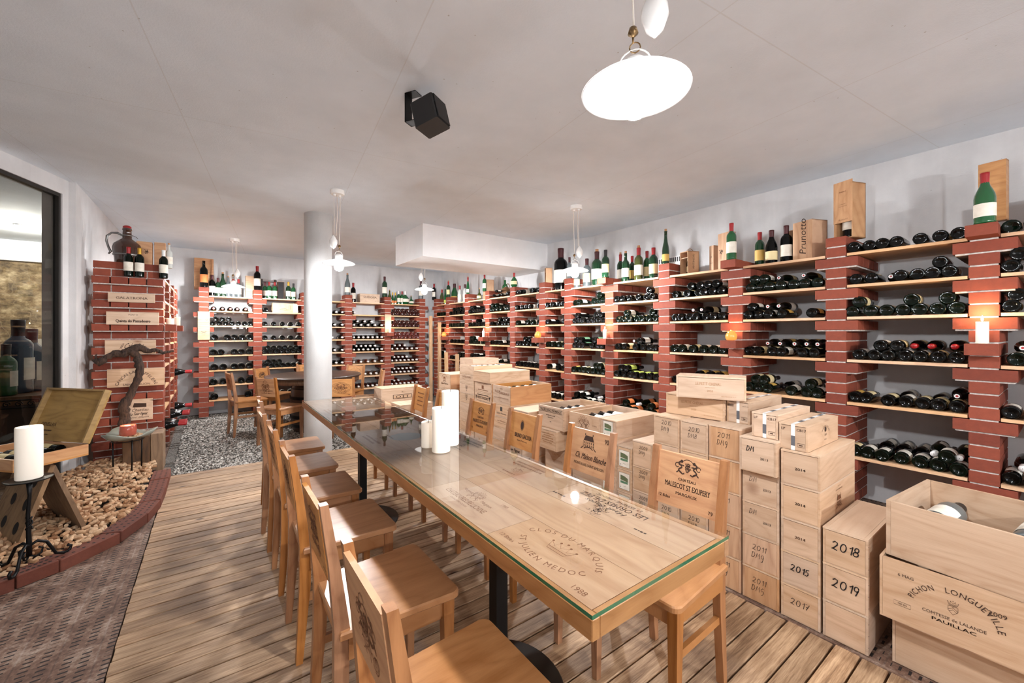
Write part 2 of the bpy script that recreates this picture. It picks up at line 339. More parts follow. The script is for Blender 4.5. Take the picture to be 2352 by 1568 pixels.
KIDS = {}
def kids(o):
    if o.name not in KIDS: KIDS[o.name] = [c for c in bpy.data.objects if c.parent == o]
    return KIDS[o.name]
def dup(o, loc=None, rot=None, parent=None):
    c = o.copy(); COL.objects.link(c); c.parent = parent
    for ch in kids(o): dup(ch, parent=c)
    if loc is not None: c.location = loc
    if rot is not None: c.rotation_euler = rot
    return c
ORD = ['first','second','third','fourth','fifth','sixth','seventh','eighth','ninth','tenth','eleventh','twelfth','thirteenth','fourteenth','fifteenth','sixteenth','seventeenth','eighteenth']
NUM = ['one','two','three','four','five','six','seven','eight','nine','ten','eleven','twelve']
# ------------------------------------------------------------------ flat printing: text, strokes, emblems in a (u, v) plane
TXT = {}
def text2d(st):
    if st in TXT: return TXT[st]
    cu = bpy.data.curves.new('t', 'FONT'); cu.body = st; cu.size = 1.0; cu.resolution_u = 2
    ob = bpy.data.objects.new('t', cu); me = bpy.data.meshes.new_from_object(ob)
    vs = [(v.co.x, v.co.y) for v in me.vertices]; fs = [tuple(p.vertices) for p in me.polygons]
    bpy.data.objects.remove(ob); bpy.data.curves.remove(cu); bpy.data.meshes.remove(me)
    w_ = max([v[0] for v in vs], default=.3)
    TXT[st] = (vs, fs, w_); return TXT[st]
class Ink:
    """collects flat marks in u,v metres"""
    def __init__(s): s.v = []; s.f = []; s.m = []; s.k = []; s.n = 0
    def raw(s, vs, fs, m=0):
        o = len(s.v); s.v += vs; s.k += [s.n]*len(vs); s.n += 1
        for f in fs: s.f.append(tuple(i+o for i in f)); s.m.append(m)
    def text(s, st, u, v, h, width=None, sx=1.0, m=0, align='c', shear=0.0, serif=False, bold=0.0):
        vs, fs, w_ = text2d(st); k = h/.72; kx = k*sx
        if width: kx = width/max(w_, .01)
        off = {'c': -w_*kx/2, 'l': 0, 'r': -w_*kx}[align]
        for du in ((0,) if not bold else (0, bold*h)):
            s.raw([(u+off+x*kx+y*k*shear+du, v+y*k) for x, y in vs], fs, m)
        if serif:    # small foot and head bars give the printed letters their serifs
            for yy, lo, hi in ((0.0, 0.0, .05), (.72, -.05, 0.0)):
                last = -9
                for q in sorted({round(p[0], 2) for p in vs if abs(p[1]-yy) < .012}):
                    if q-last > .17: s.rect(u+off+q*kx-.045*k, v+(yy+lo)*k, u+off+q*kx+.15*k, v+(yy+hi)*k, m); last = q
        return s
    def arc(s, st, cu, cv, ru, rv, a0, a1, h, m=0, sx=1.0, inner=False):
        """letters spread along an ellipse from angle a0 to a1 (degrees)"""
        N_ = 120; A = [math.radians(a0+(a1-a0)*i/N_) for i in range(N_+1)]; Lc = [0.0]
        for q, r_ in zip(A, A[1:]): Lc.append(Lc[-1]+math.hypot(ru*(math.cos(r_)-math.cos(q)), rv*(math.sin(r_)-math.sin(q))))
        ws = [(text2d(ch)[2]+.12) if ch != ' ' else .38 for ch in st]; tot = sum(ws); cur = 0
        for ch, wc in zip(st, ws):
            t_ = (cur+wc/2)/tot*Lc[-1]; cur += wc
            if ch == ' ': continue
            a = A[min(range(N_+1), key=lambda i: abs(Lc[i]-t_))]
            px, py = cu+ru*math.cos(a), cv+rv*math.sin(a)
            tx, ty = -ru*math.sin(a), rv*math.cos(a); L = math.hypot(tx, ty); tx /= L; ty /= L
            if a1 < a0: tx, ty = -tx, -ty
            nx, ny = -ty, tx
            vs, fs, w_ = text2d(ch); k = h/.72
            s.raw([(px+(x-w_/2)*k*sx*tx+y*k*nx, py+(x-w_/2)*k*sx*ty+y*k*ny) for x, y in vs], fs, m)
        return s
    def rect(s, u0, v0, u1, v1, m=0): s.raw([(u0,v0),(u1,v0),(u1,v1),(u0,v1)], [(0,1,2,3)], m); return s
    def poly(s, pts, m=0): s.raw(list(pts), [tuple(range(len(pts)))], m); return s
    def line(s, pts, w_, m=0, close=False):
        P = [Vector(p) for p in pts]
        if close: P.append(P[0])
        vs = []
        for i, p in enumerate(P):
            d = P[min(i+1, len(P)-1)]-P[max(i-1, 0)]
            if close and i in (0, len(P)-1): d = P[1]-P[-2]
            if d.length < 1e-9: d = Vector((1, 0))
            d.normalize(); nrm = Vector((-d.y, d.x))*w_/2; vs += [tuple(p+nrm), tuple(p-nrm)]
        s.raw(vs, [(2*i, 2*i+1, 2*i+3, 2*i+2) for i in range(len(P)-1)], m); return s
    def circ(s, u, v, r, w_=None, m=0, n=20, ry=None):
        ry = ry or r; pts = [(u+r*math.cos(2*PI*i/n), v+ry*math.sin(2*PI*i/n)) for i in range(n)]
        return s.line(pts, w_, m, True) if w_ else s.poly(pts, m)
    def hand(s, st, u, v, h, m=0, w_=None, slant=.15):
        """marker-pen handwriting from stroke glyphs"""
        x = 0; w_ = w_ or h*.09
        for ch in st:
            for stk in GL.get(ch, []):
                s.line([(u+(x+p[0]*.62)*h+p[1]*h*slant, v+p[1]*h) for p in stk], w_, m)
            x += .42 if ch in '1i ' else .78
        return s
    def squiggle(s, u, v, r, n, w_, rg, m=0):
        for _ in range(n):
            a = rg.uniform(0, 2*PI); q = r*rg.uniform(.1, .85); cx_, cy_ = u+q*math.cos(a), v+q*math.sin(a); k = r*rg.uniform(.12, .3); a0 = rg.uniform(0, 2*PI)
            s.line([(cx_+k*math.cos(a0+t*.7)*(1-t*.09), cy_+k*math.sin(a0+t*.7)*(1-t*.09)) for t in range(7)], w_, m)
        return s
    def build(s, O, U, V, name='printed_mark', mats='ink', parent=None, off=.0006):
        O, U, V = Vector(O), Vector(U).normalized(), Vector(V).normalized(); N = U.cross(V)
        mb = MB(); multi = len(set(s.m)) > 1; mb.v = [tuple(O+U*a+V*b_+N*(off+(.00004*q if multi else 0))) for (a, b_), q in zip(s.v, s.k)]; mb.f = s.f; mb.m = s.m; mb.t = [0.0]*len(s.f); mb.sm = [False]*len(s.f)
        return mb.build(name, mats, parent)
def circ_pts(cx_, cy_, r, a0, a1, n=8, ry=None): return [(cx_+r*math.cos(math.radians(a0+(a1-a0)*i/n)), cy_+(ry or r)*math.sin(math.radians(a0+(a1-a0)*i/n))) for i in range(n+1)]
GL = {'2': [[(0,.8),(.3,1),(.7,.9),(.75,.65),(.3,.2),(0,.05),(.15,.12),(.9,0)]], '0': [circ_pts(.45,.5,.42,90,450,12,.48)],
 '1': [[(.1,.7),(.5,1),(.45,0)]], '3': [[(.1,.9),(.6,1),(.7,.75),(.35,.55),(.75,.35),(.6,.05),(.05,0)]],
 '4': [[(.4,1),(.05,.4),(.85,.45)],[(.65,.75),(.5,0)]], '5': [[(.8,1),(.25,.95),(.15,.55),(.6,.6),(.75,.3),(.5,0),(.05,.05)]],
 '6': [[(.7,1),(.2,.6),(.1,.2),(.4,0),(.7,.2),(.5,.5),(.15,.3)]], '7': [[(.05,.95),(.85,1),(.35,0)],[(.2,.5),(.7,.52)]],
 '8': [circ_pts(.45,.75,.3,-90,270,9,.25), circ_pts(.4,.25,.38,90,450,9,.25)], '9': [circ_pts(.4,.7,.32,0,360,9,.28)+[(.68,.5),(.45,-.1)]],
 'D': [[(.15,1),(.1,0)],[(0,1),(.6,.95),(.9,.5),(.55,.05),(0,0)]], 'M': [[(0,0),(.15,1),(.4,.3),(.75,1),(.9,0)]],
 'G': [[(.8,.9),(.4,1),(.05,.6),(.2,.3),(.7,.5),(.8,.4),(.7,-.2),(.3,-.4)]], 'g': [circ_pts(.4,.6,.32,20,380,9)+[(.72,.3),(.6,-.35),(.2,-.4)]]}
def crest(k, u, v, s_, w_, m=0, lions=True):
    k.line([(u-.3*s_,v+.25*s_),(u+.3*s_,v+.25*s_),(u+.3*s_,v-.15*s_),(u,v-.5*s_),(u-.3*s_,v-.15*s_)], w_, m, True)
    k.line([(u-.3*s_,v-.1*s_),(u,v+.15*s_),(u+.3*s_,v-.1*s_)], w_, m); k.line([(u-.24*s_,v-.25*s_),(u,v-.02*s_),(u+.24*s_,v-.25*s_)], w_, m); k.line([(u,v+.25*s_),(u,v+.1*s_)], w_, m)
    crown(k, u, v+.42*s_, s_*.34, w_, m)
    if lions:
        for sg in (-1, 1):
            k.line([(u+sg*(.36+.14*math.sin(t*1.1))*s_, v+(.3-.1*t)*s_) for t in range(9)], w_*1.6, m)
            k.line(circ_pts(u+sg*.55*s_, v+.05*s_, .12*s_, 0, 300), w_, m); k.line(circ_pts(u+sg*.5*s_, v-.28*s_, .1*s_, 90, 380), w_, m); k.line(circ_pts(u+sg*.48*s_, v+.34*s_, .1*s_, 90, 400), w_*1.4, m)
def crown(k, u, v, s_, w_, m=0):
    k.line([(u-.7*s_,v-.3*s_),(u+.7*s_,v-.3*s_),(u+.8*s_,v-.05*s_),(u-.8*s_,v-.05*s_)], w_, m, True)
    k.line([(u-.8*s_,v-.05*s_),(u-1*s_,v+.5*s_),(u-.5*s_,v+.15*s_),(u-.42*s_,v+.62*s_),(u,v+.2*s_),(u,v+.8*s_),(u,v+.2*s_),(u+.42*s_,v+.62*s_),(u+.5*s_,v+.15*s_),(u+1*s_,v+.5*s_),(u+.8*s_,v-.05*s_)], w_, m)
    for q, h in ((-1, .55), (-.42, .68), (0, .88), (.42, .68), (1, .55)): k.circ(u+q*s_, v+h*s_, .09*s_, None, m, 8)
def house(k, u, v, s_, m=0):
    k.poly([(u-.42*s_,v+.12*s_),(u+.42*s_,v+.12*s_),(u+.28*s_,v+.42*s_),(u-.28*s_,v+.42*s_)], m)
    for q in (-.3, .3): k.rect(u+q*s_-.03*s_, v+.42*s_, u+q*s_+.03*s_, v+.54*s_, m)
    for r_ in (0, 1):
        for i in range(6): k.rect(u-.38*s_+i*.145*s_, v-.06*s_-.17*r_*s_, u-.33*s_+i*.145*s_, v+.06*s_-.17*r_*s_, m)
    k.line([(u-.42*s_,v+.12*s_),(u-.42*s_,v-.3*s_)], .02*s_, m); k.line([(u+.42*s_,v+.12*s_),(u+.42*s_,v-.3*s_)], .02*s_, m)
    k.line(circ_pts(u, v-.38*s_, .34*s_, 180, 0, 10, .14*s_), .05*s_, m); k.line([(u-.6*s_,v-.4*s_),(u-.42*s_,v-.26*s_)], .05*s_, m); k.line([(u+.6*s_,v-.4*s_),(u+.42*s_,v-.26*s_)], .05*s_, m)
# ------------------------------------------------------------------ the room
def struct(name, mb, mats): o = mb.build(name, mats); o['kind'] = 'structure'; return o
def slab(p, q, z0, z1, th, side=1):     # wall slab along p->q, thickened to the outside
    d = Vector((q[0]-p[0], q[1]-p[1])).normalized(); n = Vector((d.y, -d.x))*th*side
    return [(p[0],p[1],z0),(q[0],q[1],z0),(q[0]+n.x,q[1]+n.y,z0),(p[0]+n.x,p[1]+n.y,z0),(p[0],p[1],z1),(q[0],q[1],z1),(q[0]+n.x,q[1]+n.y,z1),(p[0]+n.x,p[1]+n.y,z1)]
mb = MB(); mb.hexa(slab((4.18,3.816), (4.18,-3.2), -.15, CZ, .2, -1)); mb.hexa(slab((4.01,4.46), (4.18,3.816), -.15, CZ, .2, -1)); mb.hexa(slab((4.01,8.3), (4.01,4.46), -.15, CZ, .2, -1))
struct('wall_right', mb, 'white_wall')
mb = MB(); mb.hexa(slab((-1.2,8.135), (4.2,8.05), -.15, CZ, .2, -1)); struct('wall_back', mb, 'white_wall')
mb = MB(); mb.box(-1.125, 5.15, -.15, -.96, 8.3, CZ); struct('wall_left', mb, 'white_wall')
mb = MB(); mb.box(-2.9, -3.4, -.15, 4.4, -3.2, CZ); struct('wall_front', mb, 'white_wall')
# glazed wall: runs from (-1.0, 5.15) towards the viewer's left
WA = Vector((-1.012, 5.133)); WD = Vector((-.352, -.936)).normalized(); WN = Vector((WD.y, -WD.x))   # WN points to the far side
def wpt(sv, z, off=0.0): p = WA+WD*sv+WN*off; return (p.x, p.y, z)
def wbox(mb, s0, s1, z0, z1, o0, o1, m=0):
    return mb.hexa([wpt(s0,z0,o0),wpt(s1,z0,o0),wpt(s1,z0,o1),wpt(s0,z0,o1),wpt(s0,z1,o0),wpt(s1,z1,o0),wpt(s1,z1,o1),wpt(s0,z1,o1)], m)
mb = MB(); wbox(mb, -.06, .05, -.15, CZ, -.0, .14); wbox(mb, .05, 3.4, 2.49, CZ, 0, .14); wbox(mb, 3.4, 5.2, -.15, CZ, 0, .2)
e = WA+WD*5.2; mb.box(e.x-.2, -3.4, -.15, e.x, e.y+.1, CZ); struct('wall_glazed', mb, 'white_wall')
mb = MB()
for a in ((.05, .072, 0, 2.49), (.072, 3.36, 2.462, 2.49), (3.36, 3.4, 0, 2.49), (.072, 3.36, 0, .05)): wbox(mb, a[0], a[1], a[2], a[3], .012, .05)
wf = struct('window_1', mb, 'window_frame')
mb = MB(); mb.add([wpt(.072,.05,.035), wpt(3.36,.05,.035), wpt(3.36,2.462,.035), wpt(.072,2.462,.035)], [(3,2,1,0)]); mb.build('window_glass', 'window_glass', wf)
mb = MB(); mb.box(-6.6, -3.4, CZ, 4.4, 9.4, CZ+.15); struct('ceiling', mb, 'ceiling_concrete')
mb = MB(); mb.box(2.035, 4.586, 2.227, 4.05, 5.484, CZ); struct('trim_1', mb, 'white_plaster')
# floors: planked deck, perforated pavers, gravel
mb = MB(); y = 4.86; r0 = random.Random(3)
while y > -3.1:
    wd = .0873; cuts = [-.325, 2.108]
    for k in range(len(cuts)-1):
        dz = r0.uniform(-.0012, .0012); mb.bbox(cuts[k]+r0.uniform(0,.004), y-wd+.0078, -.03, cuts[k+1]-r0.uniform(0,.012), y, dz, .002, 0, r0.random())
    if r0.random() < .0: pass
    y -= wd
struct('floor', mb, 'deck_wood')
mb = MB(); mb.box(-2.9, -3.3, -.14, 4.2, 4.9, -.045); struct('floor', mb, 'hole_dark')
mb = MB(); mb.box(-2.9, -3.2, -.05, -.329, 5.2, -.004); mb.box(2.112, -3.2, -.05, 4.2, 8.0, -.004); mb.box(-1.0, 5.2, -.05, -.40, 8.2, -.004); struct('floor', mb, 'perforated_paver')
def gz(x, y): return max(-.055, -.055+(y-4.9)*.026)
mb = MB(); mb.hexa([(-.4,4.86,-.2),(2.2,4.86,-.2),(2.2,8.2,-.2),(-.4,8.2,-.2),(-.4,4.86,-.065),(2.2,4.86,-.065),(2.2,8.2,.02),(-.4,8.2,.02)])
mb.box(2.108, 4.9, -.2, 4.0, 8.1, .012)
gb = struct('floor', mb, 'gravel_bed')
rg = np.random.RandomState(5)
def scatter_mesh(name, mat, P, R, seed=1):
    """many small irregular stones in one mesh; P (n,3) centres, R (n,) radii"""
    q = np.random.RandomState(seed); n = len(P)
    base = np.array([(-1,-1,-1),(1,-1,-1),(1,1,-1),(-1,1,-1),(-1,-1,1),(1,-1,1),(1,1,1),(-1,1,1)], float)*np.array((.8,.8,.55))
    V = base[None]*(.55+.6*q.rand(n, 8, 1)); a = q.rand(n)*2*PI; b_ = (q.rand(n)-.5)*1.2
    ca, sa = np.cos(a), np.sin(a); x = V[..., 0]*ca[:, None]-V[..., 1]*sa[:, None]; y_ = V[..., 0]*sa[:, None]+V[..., 1]*ca[:, None]; z = V[..., 2]
    cb, sb = np.cos(b_), np.sin(b_); x, z = x*cb[:, None]-z*sb[:, None], x*sb[:, None]+z*cb[:, None]
    W = np.stack([x, y_, z], -1)*R[:, None, None]+P[:, None, :]
    Fq = np.array([(0,3,2,1),(4,5,6,7),(0,1,5,4),(1,2,6,5),(2,3,7,6),(3,0,4,7)]); Fa = (Fq[None]+8*np.arange(n)[:, None, None]).reshape(-1, 4)
    me = bpy.data.meshes.new(name); me.vertices.add(n*8); me.vertices.foreach_set('co', W.reshape(-1))
    me.loops.add(len(Fa)*4); me.loops.foreach_set('vertex_index', Fa.reshape(-1)); me.polygons.add(len(Fa)); me.polygons.foreach_set('loop_start', np.arange(len(Fa))*4)
    at = me.attributes.new('tint', 'FLOAT', 'FACE'); at.data.foreach_set('value', np.repeat(q.rand(n), 6)); me.materials.append(MATS[mat]); me.update(); me.validate()
    o = bpy.data.objects.new(name, me); COL.objects.link(o); return o
n = 26000; gx = -.31+rg.rand(n)*2.5; gy = 4.88+rg.rand(n)**1.0*3.1
P = np.stack([gx, gy, np.array([gz(a, b) for a, b in zip(gx, gy)])+rg.rand(n)*.006-.004], -1)
P = P[(gx-.97)**2+(gy-4.98)**2 > .027]
tag(scatter_mesh('gravel', 'gravel_stone', P, .0065+.006*rg.rand(len(P))), 'loose grey gravel covering the floor around the round table', 'gravel', kind='stuff')
# round column
mb = MB(); mb.lathe([(.142, -.1), (.142, CZ)], 48, 0, 0, Matrix.Translation((.955, 4.965, 0)), cap=False); struct('column', mb, 'column_paint')
# adjoining room behind the glass
mb = MB(); mb.box(-6.6, 8.9, -.1, -1.2, 9.1, 2.4); struct('wall_stone', mb, 'stone_wall')
mb = MB(); mb.box(-6.6, 8.82, 2.33, -1.2, 9.1, CZ); mb.box(-6.7, -3.2, -.1, -6.5, 9.1, CZ); struct('wall_beyond', mb, 'white_plaster')
mb = MB(); mb.box(-6.6, -3.2, -.1, -1.21, 9.1, -.006); struct('floor', mb, 'barrel_wood')
# ------------------------------------------------------------------ brick piers and shelves
def brick(mb, x0, y0, z, x1, y1, r_, M=None, h=.065): j = r_.uniform(-.0015, .0015); mb.bbox(x0, y0+j, z, x1, y1+j, z+h, .002, 0, r_.random(), M)
def pier(name_rack, along_y, c, front, depth, label, group, ztop=TOP, zbot=0.0, extra=2, r_=None, flip=1, jut=None, wall_end=False):
    """a free-standing pier: every third or fourth course is a row of stretchers wider than the rest"""
    r_ = random.Random(int(c*977)+7); mb = MB(); z = ztop+extra*CO; i = -extra
    sets = {1: {0, 3, 6, 10, 14, 19, 24}, 0: {0, 3, 6, 9, 12, 15, 18, 21}}[1 if name_rack == 'right' else 0]
    def put(d0, d1, w0, w1, z, m=0, h=.065):
        a0, a1 = front+flip*d0, front+flip*d1
        if a0 > a1: a0, a1 = a1, a0
        if along_y: (mb.bbox if m == 0 else mb.box)(*((a0, c+w0, z, a1, c+w1, z+h)+((.002,) if m == 0 else ())), m, r_.random())
        else: (mb.bbox if m == 0 else mb.box)(*((c+w0, a0, z, c+w1, a1, z+h)+((.002,) if m == 0 else ())), m, r_.random())
    while True:
        z = ztop-(i+1)*CO
        if z < zbot-.02: break
        if i in sets:
            k = int(depth/.12)
            for q in range(k): put(q*.13, q*.13+.12, -.125, .125, z)
            put(.01, depth-.01, -.115, .115, z-.010, 1, .012)
        else:
            j = 0.0; L = [.25, .25] if i % 2 == 0 else [.12, .25, .12]
            for q in L:
                if j+q > depth+.02: break
                put(j, j+q, -.06, .06, z)
                if q < .2 or True: j += q+.01
            put(.006, depth-.012, -.055, .055, z-.010, 1, .011)
        put(.012, depth-.02, -.052, .052, z, 1, .066)
        i += 1
    o = mb.build('brick_pier', ['red_brick', 'mortar']); tag(o, label, 'pier', group); return o
RY = [.30, 1.0, 1.70, 2.387, 3.082, 3.752, 4.25, 4.931, 5.62, 6.297, 7.02]
for k, y in enumerate(RY):
    pier('right', True, y, D, .51 if y < 3.6 else .38, 'red brick pier of the long right rack, %s from the near end' % ORD[k], 'brick piers of the long right rack', extra=1 if k in (0, 2, 4) else 2)
pier('right', True, 7.55, D, .38, 'red brick pier at the far dark corner end of the long right rack', None)
pier('right', True, -.40, D, .51, 'red brick pier of the right rack just past the photo edge', None)
BX = [-.10, .588, 1.28, 1.98, 2.69, 3.39]
for k, x in enumerate(BX):
    pier('back', False, x, E, .38, 'red brick pier of the back wall rack, %s from the left' % ORD[k], 'brick piers of the back wall rack')
LY = [5.51, 6.20, 6.88, 7.42]
LFX = -.396
for k, y in enumerate(LY):
    pier('back', True, y, LFX, .51, 'red brick pier of the left wall rack, %s' % ['broad one facing the cork bed', 'second from the room', 'third from the room', 'last before the corner'][k], 'brick piers of the left wall rack', flip=-1, extra=2 if k == 0 else 1)
RLEV = [0, 3, 6, 10, 14, 19]; BLEV = [0, 3, 6, 9, 12, 15, 18, 21]
BAYN = ['nearest bay'] + [ORD[k]+' bay' for k in range(1, 12)]
SH = {}
def shelf(x0, y0, x1, y1, z, mat, label, group):
    key = (round(x1-x0, 2), round(y1-y0, 2), mat)
    if key not in SH: mb = MB(); mb.box(0, 0, -.003, x1-x0, y1-y0, .016, 0, .3); SH[key] = o = mb.build('shelf_board', mat)
    else: o = SH[key].copy(); COL.objects.link(o)
    o.location = (x0, y0, z); tag(o, label, 'shelf', group)
RB = [(-.34, .24)]+[(RY[k]+.06, RY[k+1]-.06) for k in range(10)]+[(7.08, 7.49)]
for b, (a, c) in enumerate(RB):
    for k, lv in enumerate(RLEV):
        shelf(D+.002, a+.004, D+(.5 if a < 2.9 else .37), c-.004, TOP-lv*CO, 'shelf_board', 'pale shelf board, %s from top, %s of the right rack' % (ORD[k], BAYN[b]), 'shelf boards of the right rack')
BB = [(BX[k]+.06, BX[k+1]-.06) for k in range(5)]
for b, (a, c) in enumerate(BB):
    for k, lv in enumerate(BLEV):
        shelf(a+.004, E+.002, c-.004, E+.37, TOP-lv*CO, 'shelf_board_back', 'pale shelf board, %s from top, %s from left in the back rack' % (ORD[k], BAYN[b] if b else 'first bay'), 'shelf boards of the back rack')
LB = [(LY[k]+.06, LY[k+1]-.06) for k in range(3)]
for b, (a, c) in enumerate(LB):
    for k, lv in enumerate(BLEV):
        shelf(LFX-.49, a+.004, LFX-.002, c-.004, TOP-lv*CO, 'shelf_board', 'pale shelf board, %s from top, %s of the left rack' % (ORD[k], BAYN[b]), 'shelf boards of the left rack')
# ledge bricks pulled out of the piers to carry candles
def ledge(x0, y0, x1, y1, z, label):
    mb = MB(); mb.bbox(x0, y0, 0, x1, y1, .065, .002, 0, .6); o = mb.build('ledge_brick', 'red_brick'); o.location = (0, 0, z); tag(o, label, 'brick', 'bricks pulled out as candle ledges')
# ------------------------------------------------------------------ pendant lamps
def make_lamp():
    t = empty('pendant_lamp')
    mb = MB(); mb.lathe([(.058, -.038), (.062, -.03), (.062, 0)], 28); mb.lathe([(.012, -.055), (.012, -.038)], 8, 0, 0, Matrix.Translation((.025, 0, 0))); mb.lathe([(.012, -.055), (.012, -.038)], 8, 0, 0, Matrix.Translation((-.025, .01, 0)))
    mb.build('canopy', 'lamp_enamel', t)
    for k, (dx, dy) in enumerate(((.03, .0), (-.03, .012), (-.012, -.012))):
        mb = MB(); z1 = -.50 if k == 0 else -.42
        mb.tube([(dx, dy, -.045), (dx*.85, dy*.85, (z1-.045)/2), (dx*.6+(0 if k == 0 else -.012), dy*.6, z1)], .0028, 6); mb.build('cord', 'cord_white', t)
    mb = MB(); mb.lathe([(.002, -.545), (.022, -.525), (.035, -.49), (.033, -.465), (.02, -.44), (.009, -.425), (.004, -.42)], 20, 0, 0, Matrix.Translation((-.035, .01, 0))); mb.build('counterweight', 'lamp_enamel', t)
    mb = MB(); mb.lathe([(.003, -.525), (.014, -.515), (.010, -.50), (.003, -.497)], 12, 0, 0, Matrix.Translation((.02, 0, 0))); mb.tube([(.02, 0, -.52), (.02, 0, -.54)], .003, 6)
    T = Matrix.Translation((.015, 0, -.553)) @ Matrix.Rotation(PI/2, 4, 'X'); mb.tube([tuple(T @ Vector((.014*math.cos(a), .014*math.sin(a), 0))) for a in [PI*2*i/12 for i in range(13)]], .0018, 6); mb.build('hook_ring', 'brass', t)
    mb = MB(); mb.tube([(.015+.042*math.cos(a), 0, -.60+.042*math.sin(a)) for a in [PI*i/10 for i in range(11)]], .0022, 6); mb.lathe([(.034, -.635), (.034, -.605), (.028, -.59), (.015, -.583), (.003, -.58)], 20, 0, 0, Matrix.Translation((.015, 0, 0))); mb.build('socket_cap', 'lamp_enamel', t)
    mb = MB(); mb.lathe([(.03, -.632), (.06, -.64), (.10, -.651), (.132, -.664), (.142, -.672), (.141, -.675), (.131, -.668), (.10, -.655), (.06, -.645), (.03, -.637)], 44, 0, 0, Matrix.Translation((.015, 0, 0)), cap=False); mb.build('shade', 'shade_opal', t)
    mb = MB(); mb.lathe([(.002, -.742), (.022, -.737), (.036, -.722), (.041, -.70), (.038, -.68), (.026, -.662), (.02, -.65)], 20, 0, 0, Matrix.Translation((.015, 0, 0))); mb.build('bulb', 'bulb_glow', t)
    return t
LP = [(.925, .68, 'large in view, over the near end of the glass table'), (.936, 4.01, 'hanging beside the white column over the far table end'), (3.045, 3.03, 'hanging over the crates before the right rack'), (.255, 6.905, 'hanging left of the column before the back rack'), (2.53, 5.68, 'half hidden behind the ceiling box in the corner'), (2.2, -1.9, 'added unseen behind the viewer as fill light'), (-.1, -2.4, 'added unseen at the rear left as fill light')]  # last two lamps are unseen, added behind the camera as fill light
lamp0 = make_lamp()
for k, (x, y, d) in enumerate(LP):
    o = lamp0 if k == 0 else dup(lamp0)
    o.location = (x, y, CZ if k != 4 else CZ); o.rotation_euler = (0, 0, [2.6, .4, 2.2, 2.9, -.4, 1, 0][k])
    tag(o, 'white enamel pendant lamp '+d, 'lamp', 'enamel pendant lamps')
lamp0.rotation_euler = (math.radians(0), 0, 2.2)
for lo_ in [o for o in bpy.data.objects if o.parent is None and o.name.startswith('pendant_lamp')]:   # two table bulbs dimmed, added rear ones raised, to even the light
    f_ = {0: .78, 1: .68, 5: 1.45, 6: 1.35}.get(min(range(7), key=lambda q: (lo_.location.x-LP[q][0])**2+(lo_.location.y-LP[q][1])**2))
    if f_:
        nm_ = 'bulb_glow_%d' % int(f_*100); mm_ = MATS['bulb_glow'].copy(); mm_.name = nm_; mm_.node_tree.nodes['Principled BSDF'].inputs['Emission Strength'].default_value = LAMP_W*f_
        bb = [c for c in bpy.data.objects if c.parent == lo_ and c.name.startswith('bulb')][0]; bb.material_slots[0].link = 'OBJECT'; bb.material_slots[0].material = mm_
# loudspeaker
t = empty('loudspeaker', (.925, 2.10, CZ), .55); tag(t, 'small black cube loudspeaker fixed under the ceiling', 'loudspeaker')
M_ = Matrix.Translation((.0, -.05, -.14)) @ Matrix.Rotation(-.25, 4, 'X')
mb = MB(); mb.bbox(-.068, -.075, -.075, .068, .065, .07, .006, M=M_); mb.build('cabinet', 'black_plastic', t)
mb = MB(); mb.bbox(-.06, -.082, -.068, .06, -.0755, .062, .002, M=M_); mb.build('grille', 'black_iron', t)
mb = MB(); mb.box(-.03, .02, -.004, .03, .09, 0); mb.box(-.03, .084, -.16, .03, .09, 0); mb.box(-.03, .0, -.16, .03, .09, -.156); mb.build('bracket', 'black_iron', t)
# ------------------------------------------------------------------ bottles
PROF = {
 'bordeaux': [(.0004, .0125), (.008, .012), (.022, .008), (.033, .001), (.0365, .005), (.037, .012), (.037, .185), (.0355, .2), (.029, .215), (.019, .226), (.0145, .238), (.0138, .29), (.0155, .291), (.0155, .298), (.012, .2985), (.001, .2985)],
 'burgundy': [(.0004, .0165), (.008, .0155), (.022, .011), (.035, .001), (.0385, .005), (.039, .012), (.039, .15), (.036, .172), (.028, .197), (.019, .222), (.0148, .245), (.0138, .286), (.016, .287), (.016, .295), (.012, .296), (.001, .296)],
 'flask': [(.004, .004), (.02, .001), (.034, .006), (.05, .03), (.056, .06), (.052, .09), (.038, .115), (.02, .135), (.013, .155), (.0125, .19), (.015, .191), (.015, .2), (.001, .2)],
 'tall': [(.004, .006), (.022, .002), (.0315, .005), (.032, .012), (.032, .13), (.028, .17), (.018, .22), (.0138, .26), (.0132, .315), (.0155, .316), (.0155, .323), (.001, .3235)]}
BOT = {}
